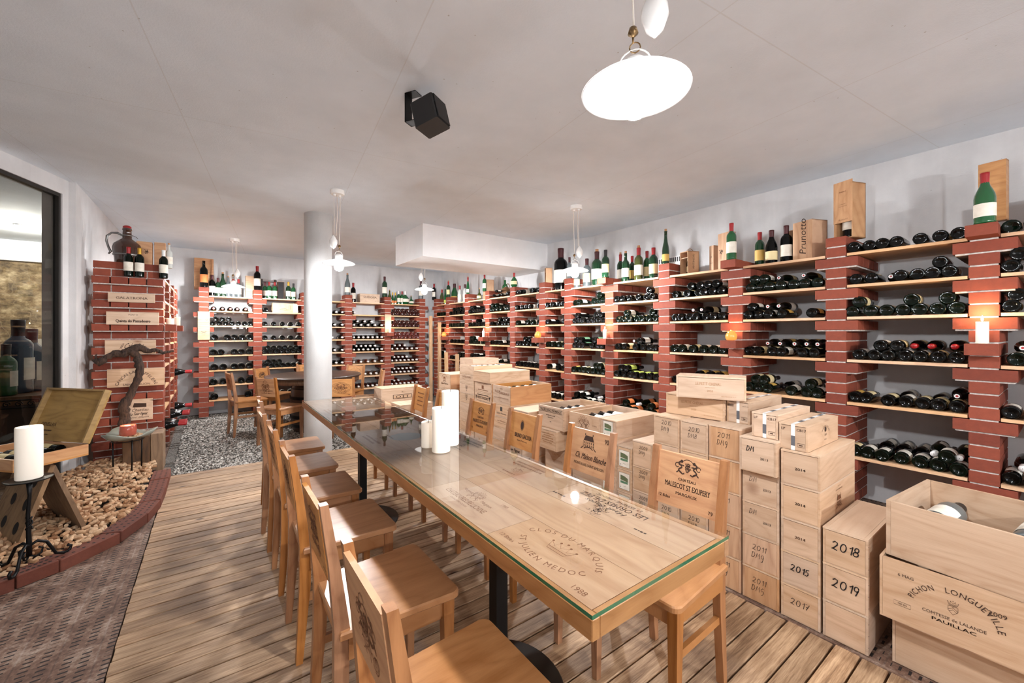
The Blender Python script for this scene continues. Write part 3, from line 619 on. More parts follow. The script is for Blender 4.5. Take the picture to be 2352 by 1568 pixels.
def bottle(shape, glass, label='label_paper', cap='capsule_red', seg=14, lab=True, lw=.5, cork=False):
    """a bottle standing on z=0: glass body, printed label, capsule"""
    key = (shape, glass, label, cap, lab, cork, lw)
    if key in BOT: return BOT[key]
    p = PROF[shape]; mb = MB(); mb.lathe(p, seg, 0, 0, cap=False); o = mb.build('wine_bottle', glass); o['proto'] = 1
    R = max(r for r, z in p); H = p[-1][1]
    if lab:
        z0, z1 = {'bordeaux': (.055, .145), 'burgundy': (.04, .115), 'flask': (.04, .085), 'tall': (.035, .10)}[shape]
        rr = (lambda z: R+.0006) if shape != 'flask' else (lambda z: .057)
        mb = MB(); mb.lathe([(rr(z0), z0), (rr(z1), z1)], 12, 0, 0, cap=False, a0=-lw*PI-PI/2, a1=lw*PI-PI/2); l = mb.build('bottle_label', label, o)
    if cap:
        mb = MB(); mb.lathe([(.0165, H-.075), (.0158, H-.045), (.0172, H-.01), (.0172, H+.001), (.002, H+.002)], 12, cap=False); mb.build('capsule', 'capsule_black' if cap == 'capsule_rose' else cap, o)
        if cap == 'capsule_rose':
            mb = MB(); mb.lathe([(.0005, H+.0026), (.0065, H+.0026)], 10, 1, cap=False); mb.lathe([(.0066, H+.0026), (.0125, H+.0024)], 12, 0, cap=False); mb.build('capsule_disc', ['capsule_white', 'capsule_red'], o)
    if cork:
        mb = MB(); mb.lathe([(.0115, H-.01), (.0115, H+.022)], 10); mb.build('cork_stopper', 'cork_stopper', o)
    BOT[key] = o; return o
def place(proto, loc, rot=(0, 0, 0), sc=1.0):
    if proto.get('proto') == 1 and not proto.get('used'):
        o = proto; o['used'] = 1; o.location = loc; o.rotation_euler = rot; kids(o)
    else: o = dup(proto, loc, rot)
    for k in ('proto', 'used'):
        if o is not proto and k in o: del o[k]
    o.scale = (sc, sc, sc); return o
RDATA = {0:{0:([0.2],[]),1:([0.2],[0.17]),2:([0.2],[0.18]),3:([0.18],[-0.16]),4:([0.2],[]),5:([0.2],[-0.16])},1:{0:([0.9,0.82,0.75,0.68,0.57,0.48,0.4],[]),1:([0.89,0.81,-0.71,0.66,0.58,0.51,0.44],[0.48]),2:([0.91,0.81,0.73,0.65,0.57,0.49,0.41],[0.87,0.61,0.45]),3:([0.87,0.79,0.72,0.64,0.57,0.49,0.41],[0.76,0.68,-0.6,-0.52,-0.42]),4:([0.9,0.84,0.72,0.64,0.56,0.49,0.41],[-0.41]),5:([0.9,0.83,0.75,0.66,0.57,0.49,0.4],[-0.51,0.45,-0.4])},2:{1:([1.58,1.51,1.44,1.36,1.27,1.2,1.12],[1.55,1.48,-1.38,-1.21]),2:([1.6,1.53,1.45,1.35,1.15],[1.57,-1.46,-1.38]),3:([1.6,1.53,1.42,1.35,1.21,1.14],[-1.46,-1.37,-1.27,-1.19,-1.12]),4:([1.6,1.53,1.45,1.29,1.19,1.12],[1.55,1.49,1.16]),5:([1.59,1.51,1.41,1.31,1.22,1.14],[])},3:{1:([2.28,2.16,2.05,1.98,1.9,1.82],[2.11,2.02,1.95,1.87]),2:([2.28,2.21,2.13,2.06,1.98,1.9,1.82],[-2.1,-2.02]),3:([2.28,2.2,2.09,2.0,1.9,1.82],[]),4:([2.28,2.2,2.08,1.98,1.89,1.81],[2.04,1.94,1.85])},4:{1:([2.98,2.9,2.82,2.7,2.61,2.53],[2.57]),2:([2.97,2.89,2.81,2.73,2.65,2.57,2.49],[2.86,2.53]),3:([2.97,2.89,2.73,2.65,2.57,2.5],[-2.77,2.69]),4:([2.98,2.9,2.82,2.74,2.66,2.58,2.5],[2.94,2.86]),5:([2.92,2.83,2.75,2.6,2.52],[2.87,-2.73,2.56])},5:{1:([3.64,3.56,3.34,3.26,3.19],[3.23]),2:([3.65,3.57,3.5,3.42,3.34,3.26,3.19],[3.61,3.3,3.22]),3:([3.65,3.57,3.5,3.35,3.27,3.19],[3.61,3.53,3.31]),4:([3.65,3.57,3.5,3.42,3.34,3.27,3.19],[3.3,3.23]),5:([3.65,3.57,3.5,3.42,3.31,3.21],[3.61,3.53,-3.27])}}
r1 = random.Random(21)
def row_fill(a, b, n, side): 
    n = min(n, int((b-a-.01)/.0775)); g = (b-a-.078)/max(n-1, 1)
    return [a+.039+i*g for i in range(n)] if n > 1 else [a+.05]
for b in range(6, 12):
    a0, a1 = RB[b]; RDATA[b] = {}; nm = int((a1-a0)/.079)
    for k in ((0, 1, 2, 3, 4, 5) if b == 7 else (1, 2, 3, 4, 5)):
        n = max(1, nm-r1.choice([0, 0, 1, 2])); lo = row_fill(a0, a1, n, 0)
        if r1.random() < .4 and n > 3: lo.pop(r1.randrange(1, n-1))
        hi = [(p+q)/2 for p, q in zip(lo, lo[1:]) if q-p < .1]
        hi = hi[:r1.choice([0, 2, 3, 5])] if r1.random() < .6 else hi[-r1.choice([1, 2, 3]):]
        if b in (9,) and k == 2: hi = [-abs(h) for h in hi]
        RDATA[b][k] = (lo, hi)
for k in RDATA[0]:   # bay beyond the photo edge: fill towards the viewer too
    lo, hi = RDATA[0][k]; RDATA[0][k] = (lo+[lo[0]-.08*i for i in range(1, 4)], hi)
LIE = []     # (world pos, rot, scale, kind, words, group)
rg1 = random.Random(5)
LABS = ['label_paper']*6+['label_cream']*3+['label_gold']
SPEC = {(3, 4): 'label_gold', (4, 4): 'label_lime', (5, 3): 'label_green', (4, 5): 'label_orange'}
for b in range(12):
    for k, (lo, hi) in RDATA[b].items():
        z0 = TOP-RLEV[k]*CO+.017
        if b in (3,) and k == 5: continue
        for rown, row in ((0, lo), (1, hi)):
            srt = sorted(range(len(row)), key=lambda i: abs(row[i]))
            for j, i in enumerate(srt):
                y = row[i]; neck = y < 0 and b > 0 or (b == 0 and y < -.12); y = abs(y) if not (b == 0) else (abs(y) if y > -.12 and y < 0 else (y if y > 0 else (abs(y) if rown else y)))
                if b == 0: neck = (rown == 1 and row[i] < 0)
                big = b <= 1 and k in (0, 5)
                r_ = .037
                z = z0+r_+(.0 if rown == 0 else .064)
                lb = SPEC.get((b, k), rg1.choice(LABS)); sh = 'burgundy' if (b+k) % 3 == 0 else 'bordeaux'
                spin = rg1.uniform(-.9, .9)
                if neck: p = (D+.335, y, z); rot = (0, -PI/2, 0); cap = 'capsule_red' if b == 1 and k == 3 else ('capsule_white' if k == 5 else 'capsule_rose')
                else: p = (D+.008+rg1.uniform(-.012, .02), y, z); rot = tuple((Matrix.Rotation(PI/2, 3, 'Y') @ Matrix.Rotation(spin-PI/2, 3, 'Z')).to_euler()) ; cap = 'capsule_black'
                dark = 'black_glass' if (b*7+k) % 3 else 'dark_green_glass'
                words = '%s bottle lying %s, %s from the right in the %s row, %s shelf, %s, right rack' % (('dark', 'neck out')[0], 'neck outward' if neck else 'base outward', ORD[j], ('lower', 'upper')[rown], ORD[k], BAYN[b])
                lw = 'dark bottle %s, %s from right, %s row, %s shelf down, %s, right rack' % ('neck out' if neck else 'base out', ORD[j], ('lower', 'upper')[rown], ORD[k], BAYN[b])
                LIE.append((p, rot, 1.0, (sh, dark, lb, cap), lw, 'bottles on the right rack, %s, %s shelf' % (BAYN[b], ORD[k])))
BACKL = {(1, 2): [.53], (1, 4): [.68, .52, .44], (1, 5): [.79, .70, .61, .53], (2, 4): [1.41, 1.24], (2, 3): [1.385], (3, 2): [2.02, 1.94], (1, 1): [.62]}
for (b, k), ys_ in BACKL.items():   # a second line lying behind, necks interleaved with the front bottles
    for j, y in enumerate(ys_):
        LIE.append(((D+.505, y, TOP-RLEV[k]*CO+.017+.039), (0, -PI/2, 0), 1.0, ('bordeaux', 'black_glass', 'label_paper', 'capsule_black'), 'dark bottle in the back line, %s from left, %s shelf down, %s, right rack' % (ORD[j], ORD[k], BAYN[b]), 'back line bottles on the right rack, %s, %s shelf' % (BAYN[b], ORD[k])))
# back wall rack
BDATA = {0: {1:([0.02,0.13,0.23,0.32,0.43],[]),2:([0.01,0.09,0.17,0.25,0.33,0.41,0.485],[0.05,0.13,0.21]),3:([0.03,0.19,0.28,0.38,0.48],[]),4:([0.02,0.11,0.28,0.37,0.48],[]),5:([0.03,0.14,0.28,0.37,0.48],[]),6:([0.02,0.14,0.37,0.48],[]),7:([0.03,0.46],[])}}
def fillr(a0, a1, n, up, neck=False): 
    lo = row_fill(a0, a1, n, 0); hi = [(p+q)/2 for p, q in zip(lo, lo[1:])][:up]
    s_ = -1 if neck else 1
    return ([s_*v for v in lo], [s_*v for v in hi])
for b in range(1, 5):
    a0, a1 = BB[b]; BDATA[b] = {}
    for k in range(1, 8):
        neck = b in (2, 3) or (b == 4 and k >= 4)
        n, up = {1: [(1, 0), (5, 0), (5, 0), (7, 6), (7, 3), (6, 0), (5, 0)], 2: [(6, 2), (5, 0), (4, 0), (5, 0), (6, 0), (7, 3), (5, 0)], 3: [(1, 0), (5, 3), (7, 0), (7, 5), (5, 0), (6, 0), (7, 0)], 4: [(7, 6), (7, 6), (7, 6), (6, 3), (7, 4), (7, 5), (7, 2)]}[b][k-1]
        BDATA[b][k] = fillr(a0, a1, n, up, neck)
for b in range(5):
    for k, (lo, hi) in BDATA[b].items():
        z0 = TOP-BLEV[k]*CO+.017
        for rown, row in ((0, lo), (1, hi)):
            for j, i in enumerate(sorted(range(len(row)), key=lambda i: abs(row[i]))):
                x = abs(row[i]); neck = row[i] < 0; big = 1.25 if (b == 0 and k >= 3) else 1.0
                glass = 'black_glass'
                if b == 4: glass = ['black_glass', 'wine_red_glass', 'wine_red_glass', 'rose_glass', 'wine_red_glass', 'wine_red_glass', 'wine_red_glass', 'rose_glass'][k]
                if b == 3 and k in (5, 6): glass = 'amber_glass' if j > 2 else 'rose_glass'
                if b == 3 and k == 7: glass = 'wine_red_glass'
                cap = 'capsule_white' if b in (2, 3, 4) else 'capsule_rose'
                z = z0+.037*big+.064*rown*big
                if neck: p = (x, E+.33, z); rot = (PI/2, 0, 0)
                elif b == 0 and k == 1: p = (x, E+.33, z); rot = (PI/2, 0, 0); neck = True
                else: p = (x, E+.01+rg1.uniform(-.01, .02), z); rot = tuple((Matrix.Rotation(-PI/2, 3, 'X') @ Matrix.Rotation(rg1.uniform(-.9, .9), 3, 'Z')).to_euler())
                colr = {'rose_glass': 'rose', 'amber_glass': 'amber', 'wine_red_glass': 'reddish'}.get(glass, 'dark')
                LIE.append((p, rot, big, ('burgundy' if k % 2 else 'bordeaux', glass, 'label_paper', cap), '%s bottle %s, %s from left, %s row, %s shelf down, %s, back rack' % (colr, 'neck out' if neck else 'base out', ORD[j], ('lower', 'upper')[rown], ORD[k], BAYN[b] if b else 'first bay'), 'bottles on the back rack, bay %s, %s shelf' % (NUM[b], ORD[k])))
# left wall rack: bases towards the room, a few big ones neck outward
for b in range(3):
    a0, a1 = LB[b]
    for k in range(1, 8):
        n = [3, 2, 3, 2, 3, 2, 3][k-1] if b < 2 else 2
        for j in range(n):
            neck = (b == 2 and k in (5,)) or k == 7
            y = a0+.045+j*.085; z = TOP-BLEV[k]*CO+.017+.037*(1.2 if neck else 1)
            p = (LFX-(.12 if neck else .012), y, z); rot = (0, -PI/2, 0) if not neck else (0, PI/2, 0)
            if neck: p = (LFX-.18, y, z)
            LIE.append((p, rot, 1.2 if neck else 1, ('burgundy', 'black_glass', 'label_paper', 'capsule_red'), 'dark bottle %s, %s from near end, %s shelf down, %s, left rack' % ('neck out' if neck else 'base out', ORD[j], ORD[k], BAYN[b]), 'bottles on the left rack, bay %s, %s shelf' % (NUM[b], ORD[k])))
LIE.sort(key=lambda q: (0 if in_frame(q[0]) and not (q[0][2] < .85 and q[0][1] > 2.9 and q[0][0] > D-.1) else 1, depth_of(q[0])/q[2]))
for i, (p, rot, sc, kind, lab, grp) in enumerate(LIE[:300]):
    o = place(bottle(*kind), p, rot, sc)
    o.name = 'wine_bottle'; tag(o, lab, 'bottle', grp)
# everything farther away: one object
gi = ['black_glass', 'dark_green_glass', 'wine_red_glass', 'rose_glass', 'amber_glass', 'label_paper', 'capsule_black', 'capsule_white', 'capsule_rose', 'capsule_red']
mb = MB()
for p, rot, sc, (sh, glass, lb, cap), _, _ in LIE[300:]:
    M_ = Matrix.Translation(p) @ Euler(rot).to_matrix().to_4x4() @ Matrix.Scale(sc, 4)
    pr = PROF[sh]; mb.lathe(pr, 10, gi.index(glass), 0, M_, cap=False); H = pr[-1][1]
    mb.lathe([(.0165, H-.075), (.0172, H-.01), (.0172, H+.001), (.002, H+.002)], 8, gi.index(cap) if cap in gi else 6, 0, M_, cap=False)
    mb.lathe([(.0378 if sh == 'bordeaux' else .0397, .05), (.0378 if sh == 'bordeaux' else .0397, .12)], 8, 5, 0, M_, cap=False, a0=-PI, a1=0)
tag(mb.build('wine_bottles', gi), 'farther wine bottles lying on the shelves of the back and right racks', 'bottles', kind='stuff')
# bottles standing on top of the racks
def stand(x, y, z, h, shape, glass, lb, cap, words, cork=False, rz=0, grp='bottles standing on top of the racks', wide=1.0):
    H = PROF[shape][-1][1]; s_ = h/H
    o = place(bottle(shape, glass, lb, cap, cork=cork, lw=.2 if grp.startswith('giant') else .5), (x, y, z), (0, 0, rz), s_); o.scale = (s_*wide, s_*wide, s_); o.name = 'wine_bottle'; tag(o, words, 'bottle', grp); return o
RZR = -PI/2+.55   # labels of the right rack face the room
T0 = TOP+.0165; T1 = TOP+2*CO-.009
topR = [
 (3.54, onX(2262, 3.54), TOP+.068, .29, 'burgundy', 'green_glass', 'label_paper', 'capsule_red', 'bright green bottle with red capsule and white labels on the nearest pier', False, 1.15),
 (3.80, onX(1745, 3.80), T0, .30, 'bordeaux', 'bottle_green', 'label_gold', 'capsule_red', 'green bottle with gold label, leftmost of three in the second bay', False, 1.0),
 (3.76, onX(1772, 3.76), T0, .29, 'burgundy', 'black_glass', 'label_cream', 'capsule_maroon', 'broad-shouldered dark bottle with cream label, middle of three in the second bay', False, 1.15),
 (3.78, onX(1806, 3.78), T0, .31, 'bordeaux', 'black_glass', None, 'capsule_maroon', 'black magnum without paper label beside the tall script box', False, 1.1),
 (3.54, onX(1680, 3.54), TOP+.068, .31, 'bordeaux', 'green_glass', 'label_paper', 'capsule_red', 'green bottle with red capsule on the pulled brick of the third pier', False, 1.0),
 (3.70, onX(1529, 3.70), T1, .34, 'tall', 'bottle_green', 'label_gold', None, 'slim green bottle with tall gold label on the fourth pier', True, 1.05),
 (3.80, onX(1425, 3.80), T0, .34, 'bordeaux', 'bottle_green', 'label_paper', 'capsule_red', 'red-capped bottle, leftmost of six below the wall vent', True, .9),
 (3.74, onX(1437, 3.74), T0, .33, 'bordeaux', 'bottle_green', 'label_paper', None, 'corked dusty bottle with white label, second of six below the vent', True, 1.05),
 (3.90, onX(1452, 3.90), T0, .32, 'bordeaux', 'bottle_green', 'label_gold', 'capsule_red', 'back bottle with gold-black label, third of six below the vent', False, .9),
 (3.78, onX(1467, 3.78), T0, .37, 'bordeaux', 'olive_glass', 'label_paper', 'capsule_red', 'olive bottle with cork in a red neck, fourth of six below the vent', True, 1.05),
 (3.88, onX(1486, 3.88), T0, .34, 'bordeaux', 'green_glass', 'label_cream', 'capsule_red', 'green bottle with cream label, fifth of six below the vent', False, .9),
 (3.78, onX(1501, 3.78), T0, .34, 'bordeaux', 'bottle_green', 'label_cream', 'capsule_red', 'dark green bottle, rightmost of six below the wall vent', False, 1.1),
 (3.54, onX(1391, 3.54), TOP+.068, .31, 'bordeaux', 'bottle_green', 'label_cream', 'capsule_black', 'green bottle with blue crest label on the fifth pier brick', False, 1.1),
 (3.72, onX(1371, 3.72), T0, .41, 'bordeaux', 'bottle_green', 'label_paper', 'capsule_maroon', 'tall dusty green magnum with large white label in the sixth bay', True, 1.25),
 (3.76, onX(1348, 3.76), T0, .36, 'bordeaux', 'dusty_glass', 'label_cream', 'capsule_maroon', 'dusty grey magnum behind the pendant lamp in the sixth bay', False, 1.1),
 (3.70, onX(1325, 3.70), T0, .28, 'burgundy', 'dusty_glass', 'label_cream', 'capsule_black', 'short dusty bottle low behind the lamp glow, sixth bay', False, 1.1),
 (3.80, onX(1308, 3.80), T1, .31, 'bordeaux', 'dusty_glass', 'label_paper', 'capsule_maroon', 'slim dusty bottle on the sixth pier left of the lamp', False, .9),
 (3.78, onX(1288, 3.78), T0, .57, 'bordeaux', 'black_glass', 'label_paper', 'capsule_maroon', 'huge black bottle with very large white label, tallest on the racks', False, 1.3),
 (3.68, onX(1181, 3.68), T1, .22, 'flask', 'green_glass', 'label_cream', 'capsule_red', 'round green flask bottle with oval label on the eighth pier', False, .9),
 (3.85, onX(1160, 3.85), T0, .30, 'bordeaux', 'green_glass', 'label_paper', None, 'broad green jar-like bottle with cream label left of the round flask', False, 1.35),
 (3.62, onX(1113, 3.62), T1, .27, 'bordeaux', 'green_glass', 'label_paper', 'capsule_red', 'slim green bottle with white label standing right of the carton box', False, 1.0),
 (3.75, onX(1101, 3.75), T0, .20, 'flask', 'olive_glass', 'label_cream', None, 'squat olive decanter bottle before the carton box', True, .8),
 (3.66, onX(1074.8, 3.66), T1, .30, 'tall', 'green_glass', 'label_paper', 'capsule_red', 'slim green bottle with long white label on the tenth pier', True, .95),
 (3.78, onX(1068, 3.78), T0, .34, 'bordeaux', 'pale_glass', 'label_paper', 'capsule_maroon', 'clear empty bottle with white label left of the tenth pier', False, .95),
 (3.72, onX(1056, 3.72), T0, .32, 'bordeaux', 'pale_glass', 'label_paper', 'capsule_red', 'clear bottle with dark red top beside the fat green decanter', False, 1.0),
 (3.82, onX(1044, 3.82), T0, .40, 'burgundy', 'green_glass', 'label_gold', 'capsule_maroon', 'fat dark green decanter bottle among the far corner bottles', False, 1.3),
 (3.66, onX(1030, 3.66), T1, .30, 'bordeaux', 'bottle_green', 'label_cream', 'capsule_red', 'dark bottle with cream label on the eleventh pier', True, 1.0),
 (3.74, onX(1023, 3.74), T0, .31, 'tall', 'green_glass', 'label_lime', None, 'sparkling green patterned bottle in the far corner', False, 1.0),
 (3.80, onX(1015, 3.80), T0, .33, 'burgundy', 'olive_glass', 'label_paper', 'capsule_red', 'olive bottle with white label at the left of the corner group', False, 1.0),
 (3.70, onX(997, 3.70), T1, .33, 'bordeaux', 'black_glass', 'label_paper', 'capsule_red', 'dark bottle standing alone right of the corner lamp', False, 1.0)]
for q in topR: stand(q[0], q[1], q[2], q[3], q[4], q[5], q[6] or 'label_paper', q[7], q[8], q[9], RZR-.35, wide=q[10])
topB = [(0.0, .33, 'bordeaux', 'black_glass', 'dark brown bottle first from the left on the back rack top', 'capsule_maroon'), (.075, .29, 'bordeaux', 'bottle_green', 'green bottle with white label second on the back rack top', 'capsule_maroon'), (.135, .36, 'burgundy', 'bottle_green', 'tall shouldered green bottle third on the back rack top', None),
 (.205, .31, 'bordeaux', 'dusty_glass', 'dusty blue-grey bottle left of the left pendant lamp', None), (.27, .29, 'bordeaux', 'dusty_glass', 'pale bottle with red cap behind the left pendant lamp', 'capsule_red'), (.34, .29, 'bordeaux', 'dusty_glass', 'dim bottle with red cap right behind the left lamp bulb', 'capsule_red'),
 (.588, .39, 'bordeaux', 'black_glass', 'large black magnum with big white label on the second back pier', 'capsule_red'), (.70, .27, 'bordeaux', 'bottle_green', 'dark bottle beside the wooden corking press', 'capsule_maroon'), (.76, .28, 'bordeaux', 'green_glass', 'green bottle with red cap in front of the corking press', 'capsule_red'), (.84, .28, 'bordeaux', 'green_glass', 'green bottle with red cap left of the black lined case', 'capsule_red'),
 (1.04, .30, 'bordeaux', 'bottle_green', 'green bottle with white label just right of the black lined case', 'capsule_gold'), (1.115, .28, 'bordeaux', 'green_glass', 'green bottle beside the white column edge, second right of the case', 'capsule_black'),
 (1.98, .37, 'burgundy', 'dusty_glass', 'dusty grey magnum with wide white label on the fourth back pier', None), (2.095, .36, 'bordeaux', 'black_glass', 'dark bottle with red cap left of the low lettered crate', 'capsule_red'),
 (2.66, .39, 'bordeaux', 'bottle_green', 'tall green magnum with chapel label on the fifth back pier', 'capsule_maroon'), (2.775, .26, 'burgundy', 'olive_glass', 'olive bottle on the ledge brick beside the fifth back pier', None),
 (2.835, .23, 'tall', 'green_glass', 'small green bottle with orange label, first of the small row', 'capsule_gold'), (2.89, .23, 'tall', 'green_glass', 'small green bottle with orange label, second of the small row', 'capsule_gold'), (2.955, .26, 'bordeaux', 'green_glass', 'bright green bottle with white label, third of the small row', 'capsule_white'), (3.025, .26, 'bordeaux', 'green_glass', 'bright green bottle with white label, fourth of the small row', 'capsule_red'), (3.09, .27, 'flask', 'green_glass', 'green round-bellied bottle before the last flask of the small row', 'capsule_white'), (3.215, .17, 'flask', 'green_glass', 'small squat green flask with oval white label, last of the small row', None),
 (3.40, .36, 'bordeaux', 'dusty_glass', 'dusty magnum with wide white label behind the corner lamp', 'capsule_maroon')]
PB = {.588: T1, 1.98: T1, 2.66: T1, 3.40: T1}
for k, (x, h, shp, gl, words, cap) in enumerate(topB):
    stand(x, 7.80 if x not in PB else 7.75, PB.get(x, T0), h, shp, gl, 'label_orange' if 'orange' in words else 'label_paper', cap, words, cap is None, 0, wide=1.05 if h < .3 else 1.0)
for k, lb in ((0, 'nearest'), (2, 'third'), (4, 'fifth')):
    ledge(D-.13, RY[k]-.062, D-.002, RY[k]+.062, TOP+.001, 'brick pulled forward on top of the %s right pier under a green bottle' % lb)
# ------------------------------------------------------------------ candles
def light(parent, z, e, col=(1, .66, .36), r=.012):
    L = bpy.data.lights.new('flame_light', 'POINT'); L.energy = e; L.color = col; L.shadow_soft_size = r
    o = bpy.data.objects.new('flame_light', L); COL.objects.link(o); o.parent = parent; o.location = (0, 0, z)
def candle(x, y, z, r, h, words, grp=None, lit=True, mat='wax', led=False):
    t = empty('pillar_candle', (x, y, z)); tag(t, words, 'candle', grp)
    mb = MB(); mb.lathe([(r*.2, 0), (r*.97, 0), (r, .004), (r*1.0, h-.006), (r*.96, h), (r*.84, h-.002), (r*.6, h-.008), (.001, h-.011)], 30, cap=False); mb.build('wax_body', mat, t)
    mb = MB(); mb.tube([(0, 0, h-.012), (.001, 0, h+.006)], .0012, 6); mb.build('wick', 'ink', t)
    if lit:
        mb = MB(); mb.lathe([(.0005, h+.002), (.005, h+.008), (.0055, h+.014), (.003, h+.026), (.0004, h+.036)], 10, cap=False); mb.build('flame', 'flame', t); light(t, h+.05, 1.6)
    return t
for k, r, h, n_, dx in ((0, .026, .125, 'white candle on the ledge brick of the nearest right pier', 0), (4, .021, .10, 'white candle on the ledge brick of the fifth right pier', 0), (8, .021, .10, 'white candle on the ledge brick of the ninth right pier', 0)):
    ledge(D-.13, RY[k]-.065, D-.014, RY[k]+.065, TOP-9*CO, 'brick pulled out of the %s right pier holding a white candle' % ORD[k])
    candle(D-.07, RY[k], TOP-9*CO+.066, r, h, n_, 'white candles burning on the brick ledges')
def jar(x, y, z, words):
    t = empty('candle_jar', (x, y, z)); tag(t, words, 'candle holder', 'amber candle jars on brick ledges')
    mb = MB(); mb.lathe([(.02, 0), (.036, .003), (.044, .02), (.045, .04), (.038, .058), (.030, .066), (.034, .078), (.031, .078), (.027, .066), (.034, .056)], 24, cap=True); mb.build('glass_cup', 'amber_jar', t)
    mb = MB(); mb.tube([(-.03, 0, .07), (-.012, .0, .083), (.012, 0, .083), (.03, 0, .07)], .003, 6); mb.build('rim_handle', 'amber_jar', t); light(t, .11, .8, (1, .5, .2))
for k in (2, 6, 10):
    ledge(D-.13, RY[k]-.065, D-.014, RY[k]+.065, TOP-9*CO, 'brick pulled out of the %s right pier holding an amber candle jar' % ORD[k])
    jar(D-.07, RY[k], TOP-9*CO+.066, 'glowing amber candle jar on the %s pier of the right rack' % ORD[k])
ledge(2.63, E-.13, 2.76, E-.014, TOP-8*CO, 'brick pulled out of the fifth back pier holding a candle')
candle(2.70, E-.07, TOP-8*CO+.066, .024, .085, 'white candle before a panel on the fifth back pier', 'white candles burning on the brick ledges')
ledge(LFX+.014, 5.42, LFX+.10, 5.54, TOP-7*CO, 'brick pulled out of the broad left pier holding a stubby candle')
candle(LFX+.05, 5.48, TOP-7*CO+.066, .032, .062, 'stubby lit candle on the ledge of the broad left pier', 'candles on the left rack')
ledge(LFX+.014, 6.14, LFX+.12, 6.27, TOP-7*CO, 'brick pulled out of the second left pier holding a taller candle')
candle(LFX+.065, 6.20, TOP-7*CO+.066, .03, .10, 'taller lit candle on the ledge of the second left pier', 'candles on the left rack')
# ------------------------------------------------------------------ wooden wine crates
FACES = {'end': (lambda L, W, H: ((-L/2, 0, 0), (0, -1, 0), (0, 0, 1))), 'side': (lambda L, W, H: ((0, -W/2, 0), (1, 0, 0), (0, 0, 1))), 'top': (lambda L, W, H: ((0, 0, H), (0, -1, 0), (1, 0, 0)))}
def crate_at(cx_, cy_, z, L, W, H, words, grp=None, rz=0.0, opened=False, marks=(), mat='crate_wood', top='crate_top', nails=False, side_mat=None, groove=False, cat='crate', name='wine_crate', th=.009):
    t = empty(name, (cx_, cy_, z), rz); tag(t, words, cat, grp); q = rnd.random(); l2, w2 = L/2, W/2
    HH = H if opened else H-.008
    mb = MB(); mb.box(-l2+.0015, -w2, 0, l2-.0015, -w2+th, HH, 1, rnd.random()*.4); mb.box(-l2+.0015, w2-th, 0, l2-.0015, w2, HH, 1, rnd.random()*.4)
    mb.box(-l2+.002, -w2+th, .0, l2-.002, w2-th, .008, 0, q); mb.build('side_boards', [mat, side_mat or mat], t)
    for sg in (-1, 1):
        mb = MB(); a = sg*(l2-.0005)
        mb.box(min(a, a-sg*.013), -w2+th+.0006, .004, max(a, a-sg*.013), w2-th-.0006, HH-(.001 if opened else .002), 0, q+sg*.1); mb.build('end_board', mat, t)
    if not opened:
        mb = MB(); mb.box(-l2, -w2-.0003, H-.0075, l2, w2+.0003, H, 0, q)
        if groove:
            for s_ in (-1, 1): mb.box(-l2+.01, s_*(w2-.014)-.001, H, l2-.01, s_*(w2-.014)+.001, H+.0012, 0, q)
        mb.build('crate_lid', top, t)
    for face, ink, im in marks:
        O, U, V = FACES[face](L, W, H); ink.build(O, U, V, 'printed_mark', im, t, .0012)
    if nails:
        mb = MB()
        for i in range(3):
            zz = H*(.2+.3*i)
            for s_ in (-1, 1): mb.box(s_*(l2-.006)-.002, -w2-.0008, zz-.002, s_*(l2-.006)+.002, -w2, zz+.002)
        mb.build('nail_heads', 'ink', t)
    return t
def crate(y0, y1, z0, z1, words, grp, X=2.13, dp=.48, **kw): return crate_at(X+dp/2, (y0+y1)/2, z0, dp, y1-y0-.003, z1-z0-.0008, words, grp, **kw)
def I(*fns):
    k = Ink()
    for f in fns: f(k)
    return k
def hand2(a, b, h=.03, v=.085, u=-.035, w_=None, gap=1.5):
    def f(k): k.hand(a, u, v, h, 0, w_); (k.hand(b, u-.004, v-h*gap, h, 0, w_) if b else None)
    return ('end', I(f), 'marker')
GH = 'handwritten crates in the stack beside the long table'
colN = [(0, .158, None, 'blank crate under the 2019 one, at the near end of the stack'), (.158, .316, '2019', 'crate with handwritten 2019, middle of the short three-crate column'), (.316, .468, '2018', 'knotty crate with handwritten 2018, top of the short three-crate column')]
for z0, z1, st, wd in colN:
    crate(.481, .636, z0, z1, wd, GH, nails=True, marks=[('end', I(lambda k: k.hand(st, -.045, .068, .036, 0, .0042)), 'marker')] if st else (), groove=(st == '2018'))
colM = [(0, .153, '2017', 'crate with thin handwritten 2017 at the bottom of its column'), (.153, .303, '2015', 'crate with bold handwritten 2015 above the 2017 one'), (.303, .455, '2014s', 'crate with faint stamped 2014 above the 2015 one'), (.455, .612, '2014e', 'crate stamped 2014 with a castle emblem on its long side'), (.612, .766, '2014k', 'top crate stamped 2014 with a swirling knot on its long side')]
for z0, z1, st, wd in colM:
    mk = []
    if st in ('2017', '2015'): mk.append(('end', I(lambda k: k.hand(st, -.038, .07, .028, 0, .0022 if st == '2017' else .0042)), 'marker'))
    else: mk.append(('end', I(lambda k: k.text('2014', 0, .07, .012, sx=1.25, bold=.05)), 'ink' if st != '2014s' else 'ink_soft'))
    if st == '2014e':
        def f(k): k.text('FLEUR CARDINALE', 0, .115, .008); k.text('GRAND VIN', 0, .132, .005); house(k, 0, .06, .07); k.squiggle(0, .05, .035, 14, .0012, random.Random(4)); k.text('2014', .1, .035, .005)
        mk.append(('side', I(f), 'ink_soft'))
    crate(.642, .797, z0, z1, wd, GH, marks=mk)
